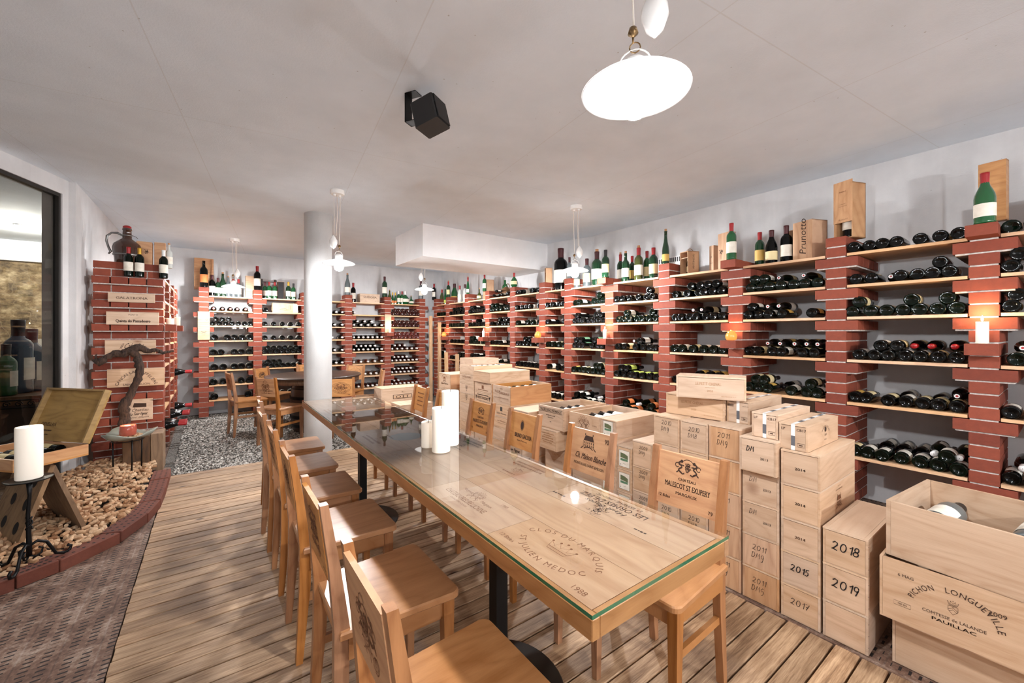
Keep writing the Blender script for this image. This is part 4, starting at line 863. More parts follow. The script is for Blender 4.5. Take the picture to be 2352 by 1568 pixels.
colL = [(0, .16, '2011', 'DMG', 'orange-toned crate with handwritten 2011 at the floor'), (.16, .32, '2011', 'DMg', 'striped crate with handwritten 2011, second from the floor'), (.32, .478, 'DM', '2013', 'crate marked DM 2013 with small dark stain, third from the floor'), (.478, .632, 'DM', '2013', 'crate marked DM and 2013, fourth from the floor'), (.632, .797, 'DM', '2013', 'bold DM crate with curved grain, top of its column')]
for i, (z0, z1, a_, b_, wd) in enumerate(colL):
    if i < 2: mk = [hand2(a_, b_, .026, .09, -.035, .0018)]
    else: mk = [('end', I(lambda k: k.hand('DM', .01-.06, .1, .024, 0, .0034 if i == 4 else .0018), lambda k: k.text('2013', .03, .068, .011, sx=1.2)), 'marker' if i != 3 else 'ink')]
    crate(.803, .968, z0, z1, wd, GH, X=2.10 if i == 4 else 2.13, marks=mk, mat='crate_vertical' if i < 2 else 'crate_wood')
def column(y0, y1, lv, st, nm, grp, tops, **kw):
    for i in range(len(lv)-1):
        pos = 'top of its column' if i == len(lv)-2 else ('bottom of its column' if i == 0 else '%s from the floor' % ORD[i])
        crate(y0, y1, lv[i], lv[i+1], '%s, %s' % (nm, pos), grp, marks=[hand2(*st)] if st else (), **kw)
column(.974, 1.139, [0, .164, .328, .492, .656, .82], ('2011', 'DMg', .026, .105, -.035, .002), 'vertical-grained crate with handwritten 2011, third column of the stack', GH, None, mat='crate_vertical')
column(1.143, 1.303, [0, .163, .326, .489, .651, .814], ('2010', 'DM8', .024, .11, -.03, .002), 'crate with handwritten 2010, fourth column of the stack', GH, None)
column(1.308, 1.475, [0, .163, .326, .489, .659, .817], ('2010', 'DMg', .024, .11, -.03, .002), 'crate with handwritten 2010, fifth column of the stack', GH, None)
column(1.485, 1.628, [0, .17, .329, .478, .634], ('2009', 'DMg', .02, .11, -.02, .002), 'crate with handwritten 2009 between stamped and labelled crates', GH, None)
def framed(w_, h_):
    def f(k): k.rect(-w_/2, .012, w_/2, .012+h_, 1); k.line([(-w_/2, .012), (w_/2, .012), (w_/2, .012+h_), (-w_/2, .012+h_)], .0022, 0, True); k.poly([(-w_*.36, .012+h_*.55), (w_*.36, .012+h_*.5), (w_*.34, .012+h_*.72), (0, .012+h_*.82), (-w_*.36, .012+h_*.84)], 2); k.rect(-w_*.36, .012+h_*.36, w_*.34, .012+h_*.5, 3); k.circ(-w_*.36, .012+h_*.12, .003, None, 0, 8); k.line([(-.01, .012+h_*.2), (.012, .012+h_*.2)], .0015, 2)
    return ('end', I(f), ['ink_grey', 'label_paper', 'chateau_green', 'label_green'])
lv = [0, .144, .289, .433, .577]
for i in range(4): crate(1.632, 1.75, lv[i], lv[i+1], 'crate with framed chateau label, %s in the narrow right column' % ['bottom one', 'second up', 'third up', 'top one'][i], 'crates with framed chateau picture labels', marks=[framed(.082, .105)])
lv = [0, .121, .242, .363, .484, .604, .726]
for i in range(6): crate(1.753, 1.896, lv[i], lv[i+1], 'crate with framed chateau label, %s in the taller left column' % ['bottom one', 'second up', 'third up', 'fourth up', 'fifth up', 'closed top one'][i], 'crates with framed chateau picture labels', marks=[framed(.082, .098)]+([('top', I(lambda k: k.text('CHATEAU', 0, .1, .008), lambda k: k.text('GRAND VIN', 0, .08, .006)), 'ink_faint')] if i == 5 else []), X=2.13)
GP = 'printed crates in the long stack'
def pichon(k, s_=1.0, v=.085, u=0.0):
    k.arc('PICHON', u, v-.035*s_, .108*s_, .085*s_, 170, 116, .020*s_, sx=.8); k.arc('LONGUEVILLE', u, v-.035*s_, .108*s_, .085*s_, 102, 2, .020*s_, sx=.95); crest(k, u, v-.004*s_, .042*s_, .0012*s_, lions=False)
    k.text('COMTESSE de LALANDE', u, v-.05*s_, .012*s_, width=.165*s_); k.text('PAUILLAC', u, v-.07*s_, .012*s_, width=.115*s_, bold=.04)
# column F
crate(1.902, 2.19, 0, .155, 'plain crate at the floor under the arched-lettering crate', GP, X=2.16)
crate(1.902, 2.19, .155, .31, 'plain shaded crate directly under the arched-lettering crate', GP, X=2.16)
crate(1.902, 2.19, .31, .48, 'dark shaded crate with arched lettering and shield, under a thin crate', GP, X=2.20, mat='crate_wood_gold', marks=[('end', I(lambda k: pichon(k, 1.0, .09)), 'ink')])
crate(1.91, 2.18, .481, .553, 'thin flat crate jutting out below the crest crate', GP, X=2.12, marks=[('end', I(lambda k: k.text('GRAND VIN', 0, .03, .012)), 'ink_soft')])
def crestbox(k): crest(k, 0, .1, .085, .002); k.text('12 Btles', .1, .1, .010); k.text('2009', -.1+.2, .055, .012); k.squiggle(0, .1, .045, 10, .002, random.Random(8))
crate(1.896, 2.194, .555, .727, 'open crate with coat of arms and 2009, white-labelled bottles inside', GP, opened=True, marks=[('end', I(crestbox), 'ink_soft')])
# column E
crate(2.256, 2.546, 0, .2, 'shaded crate at the floor under the recessed lettered crate', GP, X=2.16)
crate(2.256, 2.546, .2, .40, 'recessed crate in deep shade with faint lettering', GP, X=2.20, marks=[('end', I(lambda k: k.text('CHATEAU', 0, .13, .018), lambda k: k.text('SAINT-ESTEPHE', 0, .09, .012)), 'ink_faint')])
def lines(k, u, v, w_, n, h, rg): 
    for i in range(n):
        ww = w_*rg.uniform(.6, 1); x = u-ww/2
        while x < u+ww/2: q = rg.uniform(.004, .011); k.rect(x, v-i*h*1.7, x+q, v-i*h*1.7+h*rg.uniform(.6, 1)); x += q+.003
crate(2.30, 2.565, .402, .557, 'jutting crate with faint grey lettering below the banded open crate', GP, X=2.10, marks=[('end', I(lambda k: lines(k, .03, .12, .14, 5, .010, random.Random(2))), 'ink_faint')])
def trop(k): k.rect(-.135, .152, .135, .1545); k.rect(-.135, .125, .135, .1275); k.text('TROPLONG MONDOT', 0, .131, .018, width=.25, bold=.04); k.text('PREMIER CRU CLASSE', 0, .098, .008, bold=.06); k.text('SAINT-EMILION', 0, .082, .007, bold=.06); k.text('2009', 0, .05, .007, bold=.05)
crate(2.253, 2.546, .559, .73, 'open crate with black banded lettering, six bottles lying inside', GP, opened=True, marks=[('end', I(trop), 'ink')], nails=True)
# column D
crate(2.651, 2.93, 0, .13, 'floor crate under the script-lettered crate column', GP)
crate(2.651, 2.93, .13, .262, 'second crate from the floor below the large script crate', GP)
crate(2.655, 2.93, .265, .384, 'crate with large black script lettering behind a chair back', GP, X=2.05, marks=[('end', I(lambda k: k.text('Chateau', .03, .085, .014, shear=.3), lambda k: k.text('La Tour Figeac', 0, .045, .026, width=.2, shear=.25, bold=.05)), 'ink')])
crate(2.651, 2.937, .386, .51, 'plain crate hidden behind the rampant medallion chair back', GP)
crate(2.651, 2.937, .512, .646, 'closed crate with bare pale lid between two open crates', GP, X=2.11, marks=[('end', I(lambda k: lines(k, 0, .11, .2, 1, .008, random.Random(1))), 'ink_soft')])
# column C
zc = [0, .11, .22, .33, .44, .541, .656, .824]
nc = ['floor crate below the printed crates, third column from the far end', 'crate with small dark sticker low in the column', 'crate with dark sticker and red diagonal grain', 'crate in plain wood below the thin script one', 'crate with thin script and underline', 'crate with small square crest and serif lettering', 'big open crate with two knots on its long side, bottles inside']
def fc(k): k.text('CHATEAU', 0, .135, .008); k.text('FLEUR', .06-.12, .10, .022, width=.09, serif=True); k.text('CARDINALE', .045, .09, .022, width=.16, serif=True); k.line(circ_pts(-.005, .09, .03, 120, 300), .0014); k.text('SAINT-EMILION GRAND CRU', 0, .05, .009, width=.23); k.text('2011', 0, .02, .008)
def smallcrest(k): k.rect(-.016, .05, .016, .088); k.text('Saint Pierre', 0, .022, .016, width=.15); k.text('2010', .1, .07, .007)
for i in range(7):
    mk = {4: [('end', I(lambda k: k.text('La Mission', 0, .055, .012, shear=.4, width=.13), lambda k: k.rect(-.06, .04, .09, .0415)), 'ink_soft')], 5: [('end', I(smallcrest), 'ink_grey')], 6: [('end', I(fc), 'ink_soft')], 2: [('end', I(lambda k: k.rect(.1, .035, .135, .085, 1), lambda k: k.rect(.115, .05, .125, .07)), ['ink', 'label_paper'])], 1: [('end', I(lambda k: k.rect(.1, .035, .135, .085, 1), lambda k: k.rect(.115, .05, .125, .07)), ['ink', 'label_paper'])]}.get(i, ())
    crate(2.926, 3.222, zc[i], zc[i+1], nc[i], GP, opened=(i == 6), marks=mk, side_mat='crate_wood_gold' if i == 6 else None)
# column B
zb_ = [0, .11, .22, .33, .42, .52, .614, .726, .825, .931]
def petfig(k): k.text('PETIT-FIGEAC', 0, .045, .026, width=.2, bold=.03); k.rect(-.1, .082, .1, .089); k.line([(-.12, .03), (.12, .02)], .002); k.poly([(-.125, .03), (-.13, .08), (-.11, .07)]); k.poly([(.125, .03), (.105, .075), (.14, .08), (.125, .055)])
def canon(k): k.text('Canon la Gaffeliere', 0, .078, .014, width=.2); k.rect(-.018, .035, .018, .068); lines(k, 0, .02, .2, 1, .007, random.Random(5))
def clos(k): k.arc('CLOS DE SARPE', 0, .0, .085, .085, 150, 30, .014); crest(k, 0, .035, .05, .003)
for i in range(9):
    mk = {6: [('end', I(petfig), 'ink')], 7: [('end', I(canon), 'ink_soft')], 3: [('end', I(clos), 'ink_grey')], 8: [('side', I(lambda k: k.text('CHATEAU', 0, .075, .008), lambda k: k.rect(-.07, .058, .07, .06), lambda k: k.text('Grand Cru Classe', .05, .04, .009), lambda k: k.text('Saint Emilion', -.1, .022, .009)), 'ink_faint')]}.get(i, ())
    crate(3.237, 3.546, zb_[i], zb_[i+1], ['plain crate, second column from the far end, %s' % ('%s from floor' % ORD[i])][0] if i not in (3, 6, 7, 8) else {3: 'greyish crate with arched lettering and crown behind a chair', 6: 'crate with black banner lettering across the end', 7: 'crate with small black square emblem above the banner crate', 8: 'broad closed crate with wavy grain on its end, pale lid'}[i], GP, marks=mk, X=2.13 if i != 8 else 2.115)
za = [0, .1, .195, .289, .391, .491, .591, .684, .786, .884, .97]
def emb(k): k.circ(0, .055, .016, .003); k.circ(0, .055, .007, .003); [k.line([(math.cos(a)*.022, .055+math.sin(a)*.022), (math.cos(a)*.03, .055+math.sin(a)*.03)], .003) for a in (.6, 1.2, 2, 2.6)]; k.line([(-.01, .03), (0, .02), (.01, .03)], .004)
for i in range(10):
    mk = {8: [('end', I(lambda k: k.text('CHATEAU-FIGEAC', 0, .055, .02, width=.19), lambda k: k.line(circ_pts(0, .06, .09, 200, 340, 8, .03), .0015)), 'ink_soft')], 7: [('end', I(emb), 'ink')], 6: [('end', I(emb), 'ink')], 5: [('end', I(lambda k: k.rect(.085, .01, .12, .085)), 'marker')], 4: [('end', I(lambda k: k.rect(.085, .02, .12, .085)), 'marker')]}.get(i, ())
    crate(3.556, 3.858, za[i], za[i+1], {9: 'open flat crate topping the far column, six bottle necks inside', 8: 'crate with curved chateau lettering, second from the column top', 7: 'crate with black lamp-like emblem, upper of two alike', 6: 'crate with black lamp-like emblem, lower of two alike', 5: 'crate with tall black sticker, upper of two', 4: 'crate with tall black sticker, lower of two'}.get(i, 'plain crate of the far column, %s from the floor' % ORD[i]), GP, opened=(i == 9), marks=mk)
crate_at(2.86, 4.64, .83, .40, .33, .148, 'pale open-topped crate standing behind the far column, two-toned end', GP, opened=True)
crate_at(2.86, 4.64, 0, .40, .33, .829, 'tall closed crate carrying the pale crate behind the far column', GP)
# separate two-crate pile farther on
def lovi(k): house(k, 0, .10, .07); k.line(circ_pts(0, .09, .07, 160, 20), .004); k.text('Saint Pierre', 0, .045, .022, width=.17, bold=.05); [k.text('12', q, .015, .007) for q in (-.1, 0, .1)]
for i, (z0, z1) in enumerate(((0, .17), (.171, .34), (.341, .51), (.511, .678), (.679, .846))):
    crate(4.06, 4.35, z0, z1, 'gabled-emblem crate with arch and serif name, %s of the separate pile' % ['bottom', 'second', 'middle', 'fourth', 'top'][i], 'emblem crates in the separate far pile', marks=[('end', I(lovi), 'ink_soft')] if i > 2 else (), side_mat='crate_wood_gold')
# crates lying on top of the stack
def pch(k): k.text('LE PETIT CHEVAL', -.01, .075, .015, width=.13, serif=True); k.text('BORDEAUX BLANC', 0, .06, .004); k.text('2020', 0, .038, .011); k.text('3 BOUTEILLES DE 75 CL', .09, .016, .005)
ang = math.atan2(.97-1.22, 2.19-1.965)
crate_at(2.325, 1.295, .8185, .16, .34, .122, 'lower pale three-bottle crate with faint serif name and 2020', 'pale three-bottle crates', rz=.08, nails=True, marks=[('end', I(pch), 'ink_faint')])
crate_at(2.27, 1.20, .9415, .16, .345, .122, 'upper pale three-bottle crate turned slightly, serif name and 2020', 'pale three-bottle crates', rz=.42, nails=True, marks=[('end', I(pch), 'ink_faint')])
def cb(txt, bar=False):
    def f(k):
        k.rect(-.008, 0, .008, .118, 1); k.rect(-.008, .02, .008, .065, 2)
        if txt: k.text('LP', -.04, .088, .012, bold=.03); k.text('CB17', .032, .088, .012, bold=.03)
        if bar: [k.rect(-.055+i*.0035, .085, -.055+i*.0035+(.001+.001*(i % 3)), .098) for i in range(9)]; k.text('GRAND CRU', .038, .09, .004)
        k.line([(.018, .018), (.045, .018), (.045, .034), (.018, .034)], .0014, 0, True); k.rect(.024, .024, .038, .028)
    return ('end', I(f), ['ink', 'tape', 'tape_grey'])
def tapetop(k): k.rect(-.008, -.2, .008, .2, 0); k.rect(-.008, -.13, .008, -.08, 1); k.rect(-.008, .0, .008, .05, 1); k.rect(-.008, .12, .008, .17, 1)
def sidestamp(k): k.arc('MAISON RICHE', .02, .045, .05, .04, 150, 20, .010); k.text('2009', .02, .045, .01); k.text('BLANC', .02, .025, .007); k.circ(.02, .075, .012, None)
for cx_, cy_, z, txt, lb in ((2.475, 1.055, .8205, False, 'taped narrow crate with barcode, first of three in a row'), (2.345, .872, .7985, True, 'taped narrow crate with black stamp, middle of three in a row'), (2.345, .752, .7675, True, 'taped narrow crate with oval knot on its side, last of three')):
    crate_at(cx_, cy_, z, .40 if txt else .40, .115 if cy_ < .9 else .118, .118, lb, 'taped narrow crates on the stack', rz=0, marks=[cb(txt, not txt), ('top', I(tapetop), ['tape', 'tape_grey'])]+([('side', I(sidestamp), 'ink')] if cy_ < .8 else []))
# big crates at the right photo edge
def pich2(k): pichon(k, .95, .13, u=-.112); k.text('6 MAG', -.235, .178, .011); k.text('2009', -.01, .155, .015); k.line([(-.268, .066), (-.221, .066), (-.221, .081), (-.268, .081)], .001, 0, True); k.text('MIS EN', -.244, .0705, .006)
crate_at(2.40, .12, 0, .44, .60, .197, 'large plain magnum crate on the floor at the right photo edge', 'large magnum crates', nails=True)
crate_at(2.345, .135, .198, .46, .62, .232, 'large magnum crate with arched lettering, shield and 2009', 'large magnum crates', opened=True, marks=[('end', I(pich2), 'ink')])
crate_at(2.345, .105, .431, .46, .61, .212, 'large open magnum crate on top, two big bottles inside', 'large magnum crates', rz=math.radians(-6), opened=True, th=.014)
# the two big bottles inside the open magnum crate
for x, y, wd in ((2.34, .33, 'large bottle with white script label at the left in the open magnum crate'), (2.40, .10, 'large bottle with white script label at the right in the open magnum crate')):
    o = place(bottle('bordeaux', 'dusty_glass', 'label_paper', 'capsule_black', lw=.35), (x-.12, y-.01, .555), tuple((Matrix.Rotation(math.radians(-6), 3, 'Z') @ Matrix.Rotation(PI/2, 3, 'Y') @ Matrix.Rotation(-PI/2, 3, 'Z')).to_euler()), 1.28)
    o.name = 'wine_bottle'; tag(o, wd, 'bottle', 'bottles in the open magnum crate')
    k = Ink(); k.text('Clos', 0, .045, .012, shear=.2); k.text('Haute Hauteur'[:0] or 'Barde-Haut', 0, .02, .014, width=.085, shear=.2)
def inbox(x0, ys, z, n, rot, grp, words, sc=1.0, lab='label_paper'):
    for j, (x, y) in enumerate(ys):
        o = place(bottle('bordeaux', 'black_glass', lab, 'capsule_black'), (x, y, z), rot, sc); o.name = 'wine_bottle'; tag(o, '%s, %s from the left' % (words, ORD[j]), 'bottle', grp)
RL = tuple((Matrix.Rotation(PI/2, 3, 'X') @ Matrix.Rotation(PI, 3, 'Z')).to_euler())
RL = tuple((Matrix.Rotation(-PI/2, 3, 'X')).to_euler())
inbox(0, [(2.20, 2.262), (2.285, 2.262), (2.37, 2.262), (2.455, 2.262)], .673, 4, RL, 'bottles in the banded open crate', 'dark bottle with white label in the banded open crate', .9)
inbox(0, [(2.26, 1.905), (2.36, 1.905), (2.46, 1.905)], .675, 3, RL, 'bottles in the coat of arms crate', 'dark bottle with white label in the coat of arms crate', .95)
inbox(0, [(2.21, 2.94), (2.31, 2.94), (2.41, 2.94), (2.51, 2.94)], .775, 4, RL, 'bottles in the knotted open crate', 'dark bottle with white label in the knotted open crate', .9)
inbox(0, [(2.19, 3.57), (2.265, 3.57), (2.34, 3.57), (2.415, 3.57), (2.49, 3.57), (2.56, 3.57)], .931, 6, RL, 'bottles in the topmost flat crate', 'dark bottle with white label in the topmost flat crate', .9)
# ------------------------------------------------------------------ boxes and panels standing on the racks
def box_tall(x, y, z, w_, d_, h, rz, words, marks=None, mat='crate_vertical', win=None, name='bottle_box', im='ink', side=None):
    """upright single-bottle box; local front faces -X, width along Y"""
    t = empty(name, (x, y, z), rz); tag(t, words, 'box', 'upright wooden bottle boxes on the racks'); q = rnd.random(); th = .007
    mb = MB(); mb.box(-d_/2, -w_/2, 0, d_/2, -w_/2+th, h, 0, q); mb.box(-d_/2, w_/2-th, 0, d_/2, w_/2, h, 0, q); mb.box(d_/2-th, -w_/2, 0, d_/2, w_/2, h, 0, q); mb.box(-d_/2, -w_/2, 0, d_/2, w_/2, th, 0, q); mb.box(-d_/2, -w_/2, h-th, d_/2, w_/2, h, 0, q); mb.build('case', mat, t)
    a, b_ = win if win else (0, 0)
    mb = MB()
    if not win: mb.box(-d_/2-.004, -w_/2, .002, -d_/2, w_/2, h-.002, 0, q+.1)
    elif b_-a < h-.05: mb.box(-d_/2-.004, -w_/2, b_, -d_/2, w_/2, h+ (.02 if b_ > .1 else 0), 0, q+.1)
    if mb.f: mb.build('sliding_lid', mat, t)
    else:
        mb = MB(); mb.box(-d_/2+.004, -w_/2+th, h*.72, d_/2-th, w_/2-th, h*.72+.006, 0, q); mb.build('neck_holder', mat, t)
    if marks: marks.build((-d_/2-.004, 0, 0), (0, -1, 0), (0, 0, 1), 'printed_mark', im, t, .0008)
    if side: side.build((0, -w_/2, 0), (1, 0, 0), (0, 0, 1), 'printed_mark', im, t, .0008)
    return t
VT = lambda st, h, u=0, v=.1, sh=.2: vert(st, h, u, v, sh)
def vert(st, h, u, v, sh=0.0):      # text running upwards
    k = Ink(); k.text(st, 0, 0, h, shear=sh, align='l'); k.v = [(u-y, v+x) for x, y in k.v]; return k
box_tall(3.79, .965, T1, .13, .13, .40, -.35, 'very tall pale box with sliding lid open at the foot on the second pier', I(lambda k: k.text('RESERVA', 0, .34, .009), lambda k: k.text('CABERNET', 0, .25, .007), lambda k: k.text('SAUVIGNON', 0, .235, .007), lambda k: k.text('Antinori', 0, .135, .014, shear=.3)), win=(.0, .12), im='ink_soft')
o = place(bottle('bordeaux', 'black_glass', 'label_paper', 'capsule_black'), (3.79, .965, T1+.008), (0, 0, -1.9), 1.1); o.name = 'wine_bottle'; tag(o, 'black bottle inside the very tall pale box on the second pier', 'bottle')
box_tall(3.80, 1.215, T0, .155, .155, .31, -.35, 'upright box with tall black script running up its front', vert('Prunotto', .055, .03, .045, .25), side=None)
box_tall(3.86, 1.315, T0, .05, .14, .27, -.35, 'narrow open box with shelves beside the script box', win=(0, .27))
box_tall(3.84, 1.88, T0, .13, .07, .36, -.30, 'tall upright box with rose ornament left of the green bottle', I(lambda k: k.squiggle(-.03, .19, .028, 16, .004, random.Random(6)), lambda k: k.line([(-.03, .16), (-.03, .12)], .003)), name='bottle_box')
box_tall(3.88, 2.02, T0, .05, .06, .27, -.30, 'lower half of an upright box printed faintly, with small ornament', I(lambda k: k.squiggle(0, .16, .012, 8, .002, random.Random(7)), lambda k: k.text('PENFOLDS'[:0] or 'GRAND', 0, .1, .008)))
box_tall(3.80, 2.225, T0, .115, .13, .235, -.35, 'open-front box holding a labelled black bottle, rope handle on top', win=(0, .235), side=vert('ANTINORI', .022, .01, .06))
o = place(bottle('burgundy', 'black_glass', 'label_cream', 'capsule_red'), (3.80, 2.225, T0+.008), (0, 0, -1.9), .72); o.name = 'wine_bottle'; tag(o, 'black bottle inside the open-front rope-handled box', 'bottle')
mb = MB(); mb.tube([(3.80, 2.225+.035*math.cos(a), T0+.235+.03*math.sin(a)) for a in [PI*i/8 for i in range(9)]], .003, 6); tag(mb.build('rope_handle', 'wicker'), 'rope handle arching over the open-front bottle box', 'rope')
box_tall(3.92, onX(2281, 3.9), T1, .115, .05, .37, -.15, 'brown upright box with rotated dark lettering behind the bright green bottle', vert('SOLAIA', .032, -.012, .10), mat='crate_wood_gold')
box_tall(3.95, -.06, T0+.06, .42, .05, .19, -.05, 'wide golden wood panel leaning on the wall at the right photo edge', mat='crate_wood_gold', name='golden_board')
mb = MB(); mb.box(-.11, -.05, 0, .11, .05, .048); mb.box(-.11, -.05, .049, .11, .05, .094); o = mb.build('wood_blocks', 'crate_vertical'); o.location = (3.76, 4.255, T0); tag(o, 'two stacked pale wood blocks under the slim boxed bottle', 'wood block')
box_tall(3.74, 4.255, T0+.095, .085, .09, .235, -.5, 'slim open box with a dark bottle on the stacked wood blocks', win=(0, .235))
o = place(bottle('bordeaux', 'black_glass', 'label_paper', 'capsule_maroon'), (3.73, 4.255, T0+.104), (0, 0, -2), .66); o.name = 'wine_bottle'; tag(o, 'dark bottle inside the slim open box on wood blocks', 'bottle')
box_tall(3.80, 5.86, T0, .16, .14, .34, -.3, 'pale cardboard-coloured carton standing among the far top bottles', I(lambda k: k.text('GRAND CRU', 0, .25, .012)), im='ink_faint')
# wicker demijohn
t = empty('wicker_demijohn', (3.82, 5.37, T0)); tag(t, 'brown wicker-covered demijohn with looped handle and pale neck', 'bottle')
mb = MB(); mb.lathe([(.02, 0), (.095, .01), (.105, .05), (.10, .10), (.07, .145), (.035, .175), (.022, .18)], 22)
for i in range(14): mb.tube([((.104-.0012*abs(i-5)**1.3)*math.cos(a)*1.01, (.104-.0012*abs(i-5)**1.3)*math.sin(a)*1.01, .012+i*.009) for a in [2*PI*j/18 for j in range(19)]], .0038, 5)
mb.build('wicker_cover', 'wicker', t); mb = MB(); mb.lathe([(.018, .17), (.018, .215), (.021, .217), (.021, .225)], 14); mb.build('neck', 'green_glass', t)
mb = MB(); mb.tube([(0, -.03-.055*math.sin(a), .15+.055*(1-math.cos(a))*.9-.02) for a in [PI*i/9 for i in range(10)]], .007, 8); mb.build('handle', 'wicker', t)
# bottles lying on top near the far demijohn
for j, (y, z, nk) in enumerate(((5.44, .037, 0), (5.30, .037, 0), (5.22, .037, 0), (5.37, .10, 0), (5.06, .037, 0), (4.75, .037, 0), (4.48, .037, 0))):
    o = place(bottle('bordeaux', 'black_glass', 'label_paper', 'capsule_black'), (D+.0, y, T0+z), tuple((Matrix.Rotation(PI/2, 3, 'Y') @ Matrix.Rotation(-PI/2, 3, 'Z')).to_euler()), .6 if y > 5.1 else .95); o.name = 'wine_bottle'
    tag(o, 'dark bottle lying on the rack top before the wicker demijohn, %s from the left' % ORD[j], 'bottle', 'bottles lying on the far rack top')
# back rack tops
def box_flat(x, y, z, L, dd, H, words, ink, im='ink', mat='crate_wood', name='wine_crate', cat='crate'):
    t = empty(name, (x, y, z)); tag(t, words, cat); q = rnd.random()
    mb = MB(); mb.bbox(-L/2, -dd/2, 0, L/2, dd/2, H-.006, .002, 0, q); mb.build('crate_body', mat, t); mb = MB(); mb.bbox(-L/2, -dd/2, H-.0055, L/2, dd/2, H, .001, 0, q); mb.build('crate_lid', 'crate_top', t)
    if ink: ink.build((0, -dd/2, 0), (1, 0, 0), (0, 0, 1), 'printed_mark', im, t, .001)
    return t
box_flat(2.37, 7.80, T0, .36, .2, .165, 'low crate with curly capital lettering on the back rack top', I(lambda k: k.text('SASSICAIA', 0, .09, .035, width=.24, serif=True), lambda k: k.text('BOLGHERI', 0, .068, .009), lambda k: k.text('2010', -.08, .03, .008), lambda k: k.text('2010', .1, .03, .008)))
box_flat(.50, 7.86, T0, .13, .1, .36, 'upright pale box right of the left pendant lamp', None, mat='crate_wood', name='bottle_box', cat='box')
box_flat(.93, 7.86, T0, .10, .1, .30, 'dark lined upright case between green bottles on the back rack', I(lambda k: k.rect(-.04, .01, .04, .29, 0)), 'marker', mat='barrel_wood', name='bottle_box', cat='box')
t = empty('bottle_case', (-.10, 7.80, T0)); tag(t, 'tall open wooden case on the first back pier behind a sun-label bottle', 'box')
mb = MB(); mb.bbox(-.12, .05, TOP+.12-T0, .12, .12, TOP+.60-T0, .006); mb.build('case_back', 'crate_wood_gold', t); mb = MB(); mb.box(.095, -.0, TOP+.13-T0, .12, .06, TOP+.58-T0); mb.build('case_side', 'crate_wood_gold', t)
o = place(bottle('bordeaux', 'black_glass', 'label_orange', None), (-.10, 7.73, T1), (0, 0, 0), 1.35); o.name = 'wine_bottle'; tag(o, 'black magnum with orange sunburst label on the first back pier', 'bottle')
box_flat(-.0985, E-.004, TOP-9*CO+.03, .145, .03, .42, 'upright pale panel with small red seal hung on the first back pier', I(lambda k: k.circ(.035, .3, .012, .003), lambda k: k.text('PIAN DELLE', 0, .085, .009), lambda k: k.text('VIGNE', 0, .068, .009), lambda k: k.line([(-.03, .12), (0, .11), (.03, .12)], .006)), 'ink_grey', name='crate_panel', cat='panel')
box_flat(2.69, E-.004, TOP-8*CO+.067, .12, .02, .34, 'upright pale panel lit by a candle on the fifth back pier', None, name='crate_panel', cat='panel')
box_flat(.98, 7.76, TOP-3*CO+.017, .37, .18, .155, 'long crate with tower drawing on the second shelf of the back rack', I(lambda k: k.line([(-.08, .05), (.0, .07), (.02, .05), (.05, .05), (.05, .12), (.07, .12), (.07, .05)], .004), lambda k: k.text('TENUTA SAN GUIDO'[:6], 0, .03, .009), lambda k: k.rect(.11, .005, .18, .14, 1), lambda k: k.text('Docg', .145, .09, .012)), ['ink_soft', 'label_paper'])
# corking press
t = empty('corking_press', (.76, 7.92, T0)); tag(t, 'dark wooden corking press with two turned posts and a crossbar', 'tool')
for sg in (-1, 1):
    mb = MB(); mb.lathe([(.012, 0), (.012, .2), (.02, .24), (.012, .27), (.022, .31), (.018, .335)], 12, 0, 0, Matrix.Translation((sg*.10, 0, 0))); mb.build('post', 'dark_table_wood', t)
mb = MB(); mb.box(-.10, -.008, .285, .10, .008, .297); mb.build('crossbar', 'dark_table_wood', t)
# left pier tops: jug, bottles, boxes
t = empty('amber_jug', (-.69, 5.62, TOP+2*CO-.009)); tag(t, 'large amber swing-top jug with ornate pewter handle', 'jug')
mb = MB(); mb.lathe([(.02, .004), (.085, .0), (.095, .01), (.098, .06), (.112, .16), (.105, .20), (.07, .235), (.038, .26), (.033, .34), (.038, .345), (.036, .365), (.001, .366)], 30, cap=False); mb.build('jug_body', 'amber_glass', t)
mb = MB(); mb.lathe([(.033, .366), (.033, .382), (.02, .392), (.002, .395)], 16); mb.build('stopper', 'capsule_red', t)
mb = MB(); mb.lathe([(.107, .088), (.109, .094), (.108, .10)], 24, cap=False); mb.lathe([(.040, .285), (.044, .29), (.040, .295)], 16, cap=False); mb.tube([(-.036, 0, .29), (-.07, 0, .31), (-.115, 0, .305), (-.145, 0, .27), (-.15, 0, .22), (-.135, 0, .16), (-.12, 0, .12), (-.135, 0, .095)], .009, 8, rs=[.008, .012, .009, .012, .010, .009, .012, .006]); mb.tube([(.036, 0, .30), (.07, 0, .285), (.08, 0, .27)], .003, 6); mb.build('pewter_handle', 'pewter', t)
for x, cap, wd in ((-.655, 'capsule_red', 'green bottle with red capsule on the brick ledge below the jug'), (-.575, 'capsule_gold', 'green bottle with golden capsule beside the red-capped one'), (-.395, 'capsule_white', 'green bottle with pale capsule near the corner of the left pier')):
    stand(x, 5.415, T0-.014, .285, 'bordeaux', 'dark_green_glass', 'label_paper', cap, wd, grp='bottles on the broad left pier', wide=1.0)
stand(-.37, 5.68, TOP+2*CO-.009, .25, 'bordeaux', 'pale_glass', 'label_paper', None, 'clear empty bottle with cork behind the left pier corner', True, 0, 'bottles on the broad left pier')
box_flat(-.56, 5.66, TOP+2*CO-.009, .12, .10, .25, 'brown upright box with vine knot on the left pier', I(lambda k: k.squiggle(.02, .15, .03, 12, .004, random.Random(3))), mat='crate_wood_gold', name='bottle_box', cat='box')
